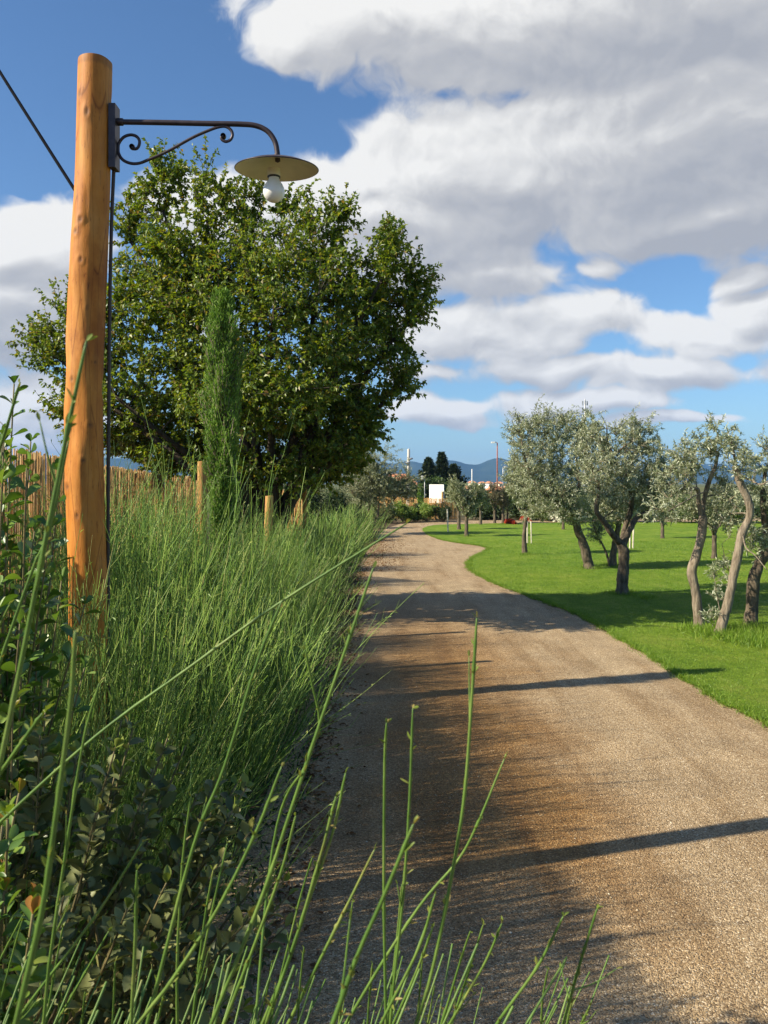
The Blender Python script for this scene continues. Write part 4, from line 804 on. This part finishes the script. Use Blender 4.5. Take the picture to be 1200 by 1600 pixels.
for (x, y, k, rz, s, lab) in [
        (-1.02, 4.05, 0, .1, (.92, .80), 'nearest tall green broom shrub right beside the log lamp pole'),
        (-1.50, 4.55, 1, 2.0, (1.0, 1.02), 'tall broom shrub against the reed fence just behind the log lamp pole'),
        (-.9, 5.15, 2, 2.6, (.92, .68), 'broom shrub leaning over the drive, second along from the lamp pole'),
        (-1.45, 5.75, 0, 3.3, (1.05, 1.08), 'tallest broom shrub with long shoots below the cypress crown'),
        (-.96, 6.35, 1, 2.8, (.95, .62), 'broom shrub on the drive edge beside the foot of the cypress'),
        (-1.75, 7.15, 2, 1.2, (1.1, 1.12), 'broom shrub around the upright round wooden post'),
        (-1.0, 7.55, 0, 3.0, (1.0, .74), 'broom shrub on the drive edge below the tilted orange post'),
        (-1.15, 9.0, 1, 2.5, (1.0, .80), 'broom shrub in front of the big round tree trunk'),
        (-1.1, 10.6, 4, 3.1, (1.0, .88), 'broom shrub on the drive edge under the big tree crown'),
        (-1.15, 12.4, 4, 2.3, (1.0, .78), 'distant broom shrub right of the thin orange post'),
        (-1.1, 14.6, 4, 2.7, (1.05, .72), 'distant broom shrub beyond the thin orange post'),
        (-1.05, 17.2, 4, 2.4, (1.1, .82), 'far broom shrub near the shadow band across the drive'),
        (-.8, 20.5, 4, 1.4, (1.2, .8), 'farthest broom shrub before the roadside olive'),
        (-1.10, 2.92, 0, .2, (.80, .88), 'short shaded broom shrub in front of the pole foot'),
        (-1.45, 5.1, 3, .4, (1.0, .98), 'sparse broom with long bare shoots rising above the others in front of the cypress'),
        (-1.05, 4.75, 3, 2.4, (1.0, .90), 'sparse broom with long shoots left of the upright wooden post'),
        (-1.2, 6.9, 3, 4.4, (1.1, .95), 'sparse broom with thin shoots standing up before the big tree trunk'),
        (-.95, 2.35, 1, 1.1, (.8, .62), 'low dark broom shrub behind the grey serrated shrub')]:
    broom(x, y, k, rz, s, lab)

# ------------------------------------------------------------------ broad-leaved shrubs near the camera
def leafy_shrub(name, label, cat, base, stems, leaf, per, mats, seed, prof=None, serr=0, tipmat=None, tips=0, bend=.35, dens=.75, twigr=.003, droop=0.0):
    """stems: list of 3-D polylines; leaves stand alternately along the last part of each"""
    g = np.random.default_rng(seed); root = thing(name, label, cat, base); sb, lb = MB(), MB()
    for pts in stems:
        c = smooth_path(pts, 26); tubes(sb, c, np.linspace(twigr * 1.6, twigr * .6, 26), 6); n = per; t = (1 - dens + dens * np.sort(g.random(n))) * 24.9; i = t.astype(int); f = (t - i)[:, None]
        Po = c[i] * (1 - f) + c[i + 1] * f; T = nrm(c[i + 1] - c[i]); a = np.arange(n) * 2.4 + g.uniform(0, 6); s1 = nrm(np.cross(T, [.3, .2, 1.0]) + 1e-6); s2 = np.cross(T, s1)
        D = nrm(T * .65 + s1 * np.cos(a)[:, None] + s2 * np.sin(a)[:, None] + g.normal(0, .2, (n, 3)) + [0, 0, .15 - droop]); sc = g.uniform(.6, 1.15, n) * (1 - .35 * (t / 25) ** 6)
        big_leaves(lb, Po, D, leaf[0] * sc, leaf[1] * sc, g, 0, prof, bend, .2, serr)
        if tips:
            D = nrm(T[-1] + g.normal(0, .45, (tips, 3))); big_leaves(lb, np.repeat(c[-1:], tips, 0), D, leaf[0] * g.uniform(.35, .7, tips), leaf[1] * .6, g, 1, prof, .15, .3)
    sb.build('stems', M['green_twig'], root); lb.build('foliage', [mats, tipmat or mats], root); return root
OBO = [(0, .05), (.15, .22), (.35, .55), (.55, .88), (.7, 1.0), (.83, .92), (.93, .6), (.98, .28), (1, .03)]
g = np.random.default_rng(301)
# glossy green shrub at the left edge
base = np.array([-.98, 1.95, 0]); stems = []
for k in range(84):
    a = g.uniform(0, 6.28); r = g.uniform(.05, .33); top = base + [math.cos(a) * r, math.sin(a) * r * .9, g.uniform(1.15, 1.98) - r * .55]
    stems.append([base + [math.cos(a) * .04, math.sin(a) * .04, 0], base + (top - base) * .5 + g.normal(0, .03, 3), top])
for q in (P(22, 600, 1.9), P(6, 690, 1.8), P(48, 690, 2.0), P(-30, 620, 1.9)): stems.append([base, base + (q - base) * .55 + [.02, 0, .02], q])
leafy_shrub('laurel_shrub', 'glossy bright green upright shrub in front of the reed fence at the left edge', 'shrub', base, stems, (.056, .029), 54, M['laurel_leaf'], 302, OBO, tips=3, dens=.66)
# low glossy plant with reddish tips at the bottom left
base = np.array([-.62, 1.15, 0]); stems = []
for k in range(16):
    q = P(g.uniform(-60, 60), g.uniform(1270, 1450), g.uniform(1.05, 1.35)) if k else P(30, 1240, 1.2); stems.append([base + g.normal(0, .03, 3) * [1, 1, 0], base + (q - base) * .55 + g.normal(0, .03, 3), q])
leafy_shrub('laurel_shrub', 'low glossy shrub with yellow and orange young tips at the lower left corner', 'shrub', base, stems, (.050, .021), 34, M['laurel_leaf'], 303, OBO, tipmat=M['young_leaf'], tips=5, dens=.45)
# grey-green shrub with toothed leaves
base = np.array([-.78, 1.75, 0]); stems = []
for (px, py, Y) in [(290, 1165, 2.05), (345, 1215, 2.1), (370, 1225, 2.15), (190, 1125, 2.0), (180, 1210, 1.9), (240, 1200, 2.0), (330, 1270, 1.95), (300, 1330, 1.85), (420, 1360, 1.9), (390, 1300, 1.95), (120, 1180, 1.8), (60, 1150, 1.8), (20, 1110, 1.75), (230, 1280, 1.85), (150, 1270, 1.7), (350, 1400, 1.8), (260, 1380, 1.7), (400, 1450, 1.75), (200, 1420, 1.6), (300, 1470, 1.6), (450, 1400, 1.95), (140, 1150, 2.1), (310, 1240, 2.2), (100, 1400, 1.5), (220, 1500, 1.55), (360, 1530, 1.6)]:
    q = P(px, py, Y)
    for _ in range(2):
        e = q + g.normal(0, .045, 3) * (_ > 0); stems.append([base + g.normal(0, .04, 3) * [1, 1, 0], base + (e - base) * .45 + [-.05, 0, .12] + g.normal(0, .04, 3), base + (e - base) * .75 + [0, 0, .07], e])
leafy_shrub('holm_oak_shrub', 'dull grey green shrub with toothed leaves in the shade below the lamp pole', 'shrub', base, stems, (.050, .027), 26, M['holm_leaf'], 304, None, .10, M['bud'], 2, bend=.2, dens=.5, droop=.1)

# ------------------------------------------------------------------ broom stems right in front of the camera
def near_broom(label, base, stems, seed, fill=0, fx=(0, 1)):
    g = np.random.default_rng(seed); base = np.array(base, float); root = thing('broom_shrub', label, 'shrub', base, 'broom plants right in front of the viewer')
    for pts, w in stems:
        d = .0044 * F / w; Y0 = float(np.clip(d, .42, 1.15)); n = len(pts); q = [P(x, y, Y0 * (1 + .05 * (i / max(1, n - 1)))) for i, (x, y) in enumerate(pts)]
        dirn = nrm(q[-1] - q[-2]); q.append(q[-1] + dirn * .18)
        f = base + np.array([g.normal(0, .05), g.normal(0, .05), 0]); q.append(q[-1] + (f - q[-1]) * .5 + np.array([0, 0, .05])); q.append(f)
        c = smooth_path(q[::-1], 60); r = w * .74 * Y0 / F / 2; t = np.linspace(0, 1, 60); rr = r * (1.05 - .22 * t ** 2); rr[-1] *= .55; rr[-2] *= .85
        b = MB(); top = len(c) - 1
        nodes_ = np.sort(g.uniform(.45, .97, int(g.integers(4, 8))))
        for nd in nodes_: rr = rr * (1 + .30 * np.exp(-((t - nd) / .007) ** 2)) * np.where(t > nd, .965, 1)
        tubes(b, c, rr, 8)
        for nd in list(nodes_) + [1.0]:        # small leaves and buds at the nodes
            i = min(int(nd * 59), 58); T = nrm(c[i + 1] - c[i]); k = int(g.integers(1, 4)); Po = np.repeat(c[i:i + 1] if nd < 1 else c[-1:], k, 0)
            big_leaves(b, Po, nrm(T + g.normal(0, .45, (k, 3))), g.uniform(3.0, 7.5, k) * r * (1 if nd < 1 else .7), g.uniform(1.0, 1.9, k) * r, g, 1, None, .2, .25)
        for _ in range(int(g.integers(0, 3))):     # a thin side twig from a node
            i = min(int(g.choice(nodes_[:-2]) * 55), 50); T = nrm(c[i + 1] - c[i]); d = nrm(T + g.normal(0, .36, 3)); l = g.uniform(.015, .05); tw = np.array([c[i], c[i] + d * l * .5, c[i] + d * l + np.array([0, 0, .15]) * l]); tubes(b, smooth_path(tw, 8), r * np.linspace(.55, .25, 8), 6)
            big_leaves(b, tw[-1:], d[None], 4 * r, 1.3 * r, g, 1, None, .2, .25)
        b.build('stem', [M['near_stem'], M['bud']], root)
    if fill:
        b = MB(); n = fill; x = g.uniform(fx[0], fx[1], n); y = g.uniform(1480, 1720, n); Y = g.uniform(.75, 1.25, n); E = np.array([P(*v) for v in zip(x, y, Y)]) + g.normal(0, .03, (n, 3)); s = base - np.array([.10, 0, 0]) + g.normal(0, .08, (n, 3)) * [1, 1, 0]
        tubes(b, bezier(s, (s + E) / 2 + np.array([-.16, 0, -.02]) + g.normal(0, .05, (n, 3)), E, 8), .0023 * np.linspace(1.1, .5, 8)[None] * g.uniform(.7, 1.2, (n, 1)), 6); tag(b.build('short_stems', [M['near_stem']], root), kind='stuff')
near_broom('broom plant with the thickest long stems rising at the left edge of the picture', (-.46, .52, 0), [
    ([(135, 533), (100, 700), (60, 900), (20, 1100), (-30, 1330)], 12), ([(107, 690), (78, 824), (50, 893), (0, 1035), (-50, 1190)], 8), ([(31, 598), (5, 685), (-25, 770)], 8),
    ([(118, 985), (110, 1100), (88, 1270), (66, 1420), (25, 1600)], 14), ([(155, 1068), (130, 1160), (100, 1350), (78, 1500), (68, 1600)], 8), ([(635, 818), (440, 940), (300, 1040), (150, 1150), (0, 1285), (-110, 1390)], 7.5),
    ([(66, 1115), (20, 1180), (-30, 1250)], 10), ([(15, 945), (-10, 1000), (-40, 1090)], 7), ([(223, 1316), (150, 1430), (40, 1575), (0, 1640)], 7), ([(170, 1455), (110, 1560), (80, 1610)], 6), ([(103, 1495), (95, 1550), (88, 1610)], 4.5), ([(36, 1430), (5, 1490), (-30, 1560)], 6), ([(34, 1440), (12, 1520), (-10, 1610)], 6), ([(98, 1450), (85, 1520), (70, 1610)], 6)], 401, 40, (-60, 200))
near_broom('broom plant with many upright stems in the middle of the lower edge', (-.20, .72, 0), [
    ([(440, 940), (400, 1040), (350, 1200), (300, 1330), (230, 1600)], 8.5), ([(583, 888), (545, 1000), (500, 1130), (450, 1280), (410, 1400), (330, 1600)], 9), ([(477, 1015), (488, 1070), (499, 1130), (480, 1190)], 6.5),
    ([(440, 1198), (400, 1300), (340, 1420), (270, 1530), (215, 1600)], 9), ([(298, 1245), (285, 1350), (277, 1500), (277, 1600)], 6.5), ([(355, 1318), (330, 1430), (310, 1530), (300, 1600)], 6.5), ([(214, 1360), (211, 1480), (205, 1600)], 9),
    ([(333, 1360), (318, 1450), (300, 1600)], 6), ([(540, 1208), (520, 1300), (485, 1400), (430, 1560), (415, 1600)], 8), ([(525, 1245), (500, 1340), (455, 1490), (410, 1600)], 8), ([(462, 1275), (440, 1360), (400, 1470), (350, 1600)], 8),
    ([(585, 1328), (530, 1440), (470, 1560), (445, 1610)], 8), ([(551, 1408), (540, 1500), (530, 1600)], 6), ([(488, 1340), (470, 1400), (440, 1520), (420, 1610)], 5.5), ([(180, 1503), (178, 1560), (175, 1620)], 6), ([(133, 1550), (130, 1580), (125, 1630)], 6), ([(425, 1505), (415, 1560), (400, 1620)], 5), ([(475, 1480), (468, 1550), (465, 1620)], 5), ([(260, 1540), (250, 1580), (240, 1640)], 6)], 402, 50, (180, 560))
near_broom('broom plant with stems leaning right over the gravel at the lower edge', (-.02, .80, 0), [
    ([(745, 966), (738, 1080), (725, 1250), (700, 1400), (672, 1530), (650, 1600)], 8.5), ([(788, 1186), (745, 1290), (715, 1345), (660, 1410), (600, 1500), (540, 1600)], 7), ([(645, 1107), (640, 1250), (630, 1400), (615, 1540), (610, 1600)], 7.5), ([(604, 1130), (601, 1200), (600, 1400), (603, 1600)], 7.5),
    ([(646, 1288), (600, 1400), (560, 1490), (520, 1600)], 12), ([(880, 1432), (840, 1510), (790, 1580), (770, 1610)], 8), ([(933, 1420), (905, 1510), (880, 1600)], 8), ([(856, 1515), (848, 1560), (845, 1610)], 5.5), ([(784, 1443), (760, 1500), (720, 1570), (700, 1605)], 7), ([(755, 1445), (735, 1510), (705, 1600)], 6), ([(735, 1455), (720, 1500), (690, 1600)], 6),
    ([(680, 1397), (655, 1480), (600, 1590), (590, 1620)], 8), ([(676, 1450), (650, 1520), (610, 1610)], 7), ([(582, 1505), (577, 1560), (573, 1620)], 5.5), ([(660, 1500), (655, 1560), (650, 1620)], 5.5), ([(679, 1540), (672, 1580), (660, 1640)], 5), ([(895, 1562), (888, 1590), (880, 1640)], 6), ([(922, 1572), (908, 1600), (890, 1640)], 6), ([(628, 1382), (622, 1450), (610, 1560), (600, 1640)], 6.5)], 403, 40, (520, 900))

# ------------------------------------------------------------------ small ground detail
def inside(pts, poly):
    x, y = pts[:, 0], pts[:, 1]; r = np.zeros(len(pts), bool); n = len(poly); j = n - 1
    for i in range(n):
        xi, yi, xj, yj = poly[i][0], poly[i][1], poly[j][0], poly[j][1]
        if yi != yj: r ^= ((yi > y) != (yj > y)) & (x < (xj - xi) * (y - yi) / (yj - yi) + xi)
        j = i
    return r
def grass():
    g = np.random.default_rng(501); n = 230000; Y = 5.0 + 21 * g.random(n) ** 1.6; X = g.uniform(-.02, .56, n) * Y * 1.0 + .6
    Q = np.stack([X, Y, np.full(n, .02)], 1); Q = Q[inside(Q, lawn_pts)]; n = len(Q)
    b = MB(); d = nrm(g.normal(0, .6, (n, 3)) + [0, 0, .8]); s = 1 + (Q[:, 1] - 5) * .05; l = g.uniform(.010, .026, n) * s; leaves(b, Q, d, l, .0038 * s, g, 0, .0, .3)
    e = lawn_edge[3:170]; k = g.integers(0, len(e) - 1, 14000); f = g.random(14000)[:, None]; E = e[k] * (1 - f) + e[k + 1] * f + g.normal(0, .035, (14000, 3)) * [1, 1, 0] + [.03, .0, .012]
    leaves(b, E, nrm(g.normal(0, .6, (14000, 3)) * [1, 1, .2] + [-.15, 0, .8]), g.uniform(.03, .085, 14000), .005, g, 0, .0, .3)
    for (px, py, r, m, h) in [(1110, 990, .30, 900, .12), (1150, 998, .40, 1500, .14), (1178, 990, .35, 900, .16), (972, 930, .25, 500, .09), (1008, 936, .2, 350, .08), (921, 890, .22, 400, .09), (955, 886, .25, 400, .09), (820, 868, .22, 400, .09), (729, 839, .25, 250, .1), (830, 852, .12, 80, .08), (1185, 1010, .3, 700, .12)]:
        c = G(px, py); q = c + g.normal(0, r * .5, (m, 3)) * [1, 1, 0] + [0, 0, .02]; leaves(b, q, nrm(g.normal(0, .4, (m, 3)) + [0, 0, 1]), h * g.uniform(.4, 1.2, m), .007, g, 0, 0, .3)
    tag(b.build('grass', M['grass_blade'], smooth=False), kind='stuff')
grass()
def pebbles():
    g = np.random.default_rng(502); n = 42000; Y = 2.4 + 11 * g.random(n) ** 1.9; X = g.uniform(-.45, 3.2, n); Q = np.stack([X, Y, np.full(n, .011)], 1); Q = Q[~inside(Q, lawn_pts)]; n = len(Q)
    v0 = np.array([[1, 0, 0], [-1, 0, 0], [0, 1, 0], [0, -1, 0], [0, 0, 1], [0, 0, -.6]], float); f0 = np.array([[0, 2, 4], [2, 1, 4], [1, 3, 4], [3, 0, 4]])
    s = g.uniform(.0016, .0036, n) * (1 + (g.random(n) < .03) * .8); a = g.uniform(0, 6.28, n); V = np.repeat(v0[None], n, 0) * (s[:, None] * g.uniform(.7, 1.3, (n, 3)))[:, None]; V += g.normal(0, .12, V.shape) * s[:, None, None]; V[..., 2] *= .75
    ca, sa = np.cos(a)[:, None], np.sin(a)[:, None]; V = np.stack([V[..., 0] * ca - V[..., 1] * sa, V[..., 0] * sa + V[..., 1] * ca, V[..., 2]], -1) + Q[:, None]
    b = MB(); b.add(V.reshape(-1, 3), None, (np.arange(n)[:, None, None] * 6 + f0).reshape(-1, 3))
    m = leafmat('pebble', [(0, (.15, .10, .048)), (.3, (.29, .20, .105)), (.75, (.41, .30, .165)), (.94, (.52, .41, .26)), (1, (.70, .62, .48))], .8, 0.0)
    tag(b.build('gravel', m, smooth=False), kind='stuff')
pebbles()
def litter():
    g = np.random.default_rng(503); b = MB(); n = 5200; Y = np.concatenate([g.uniform(17, 27, 2600), g.uniform(3, 17, 2600)]); X = np.concatenate([-.42 + np.abs(g.normal(0, .45, 2600)) + (Y[:2600] - 20) * .01, -.5 + np.abs(g.normal(0, .12, 2600))])
    leaves(b, np.stack([X, Y, np.full(n, .016)], 1), nrm(g.normal(0, 1, (n, 3)) * [1, 1, .25]), g.uniform(.02, .05, n), g.uniform(.01, .022, n), g, 0, .3); tag(b.build('leaf_litter', M['dry_leaf'], smooth=False), kind='stuff')
litter()
def understorey():
    """short dark growth on the soil under the shrubs at the left"""
    g = np.random.default_rng(504); n = 26000; X = g.uniform(-2.3, -.42, n); Y = g.uniform(.9, 22, n) ** 1.0; h = g.uniform(.03, .22, n) * np.clip((-.30 - X) * 2.0, .15, 1)
    b = MB(); leaves(b, np.stack([X, Y, np.full(n, .003)], 1) + np.stack([0 * h, 0 * h, h * g.random(n)], 1), nrm(g.normal(0, .6, (n, 3)) + [0, 0, .7]), .02 + h * .5, .012, g, 0, .15); tag(b.build('ground_cover', M['hedge_leaf'], smooth=False), kind='stuff')
understorey()

# ------------------------------------------------------------------ air
def haze():
    b = MB(); b.box((0, 3100, 110), (9990, 6780, 224))
    m = bpy.data.materials.new('haze'); m.use_nodes = True; nt = m.node_tree; nt.nodes.clear(); out = nt.nodes.new('ShaderNodeOutputMaterial'); v = nt.nodes.new('ShaderNodeVolumePrincipled')
    v.inputs['Color'].default_value = (.24, .50, 1.0, 1); v.inputs['Density'].default_value = .00012; v.inputs['Anisotropy'].default_value = .0
    nt.links.new(v.outputs[0], out.inputs['Volume']); tag(b.build('haze', m, smooth=False), kind='stuff')
haze()
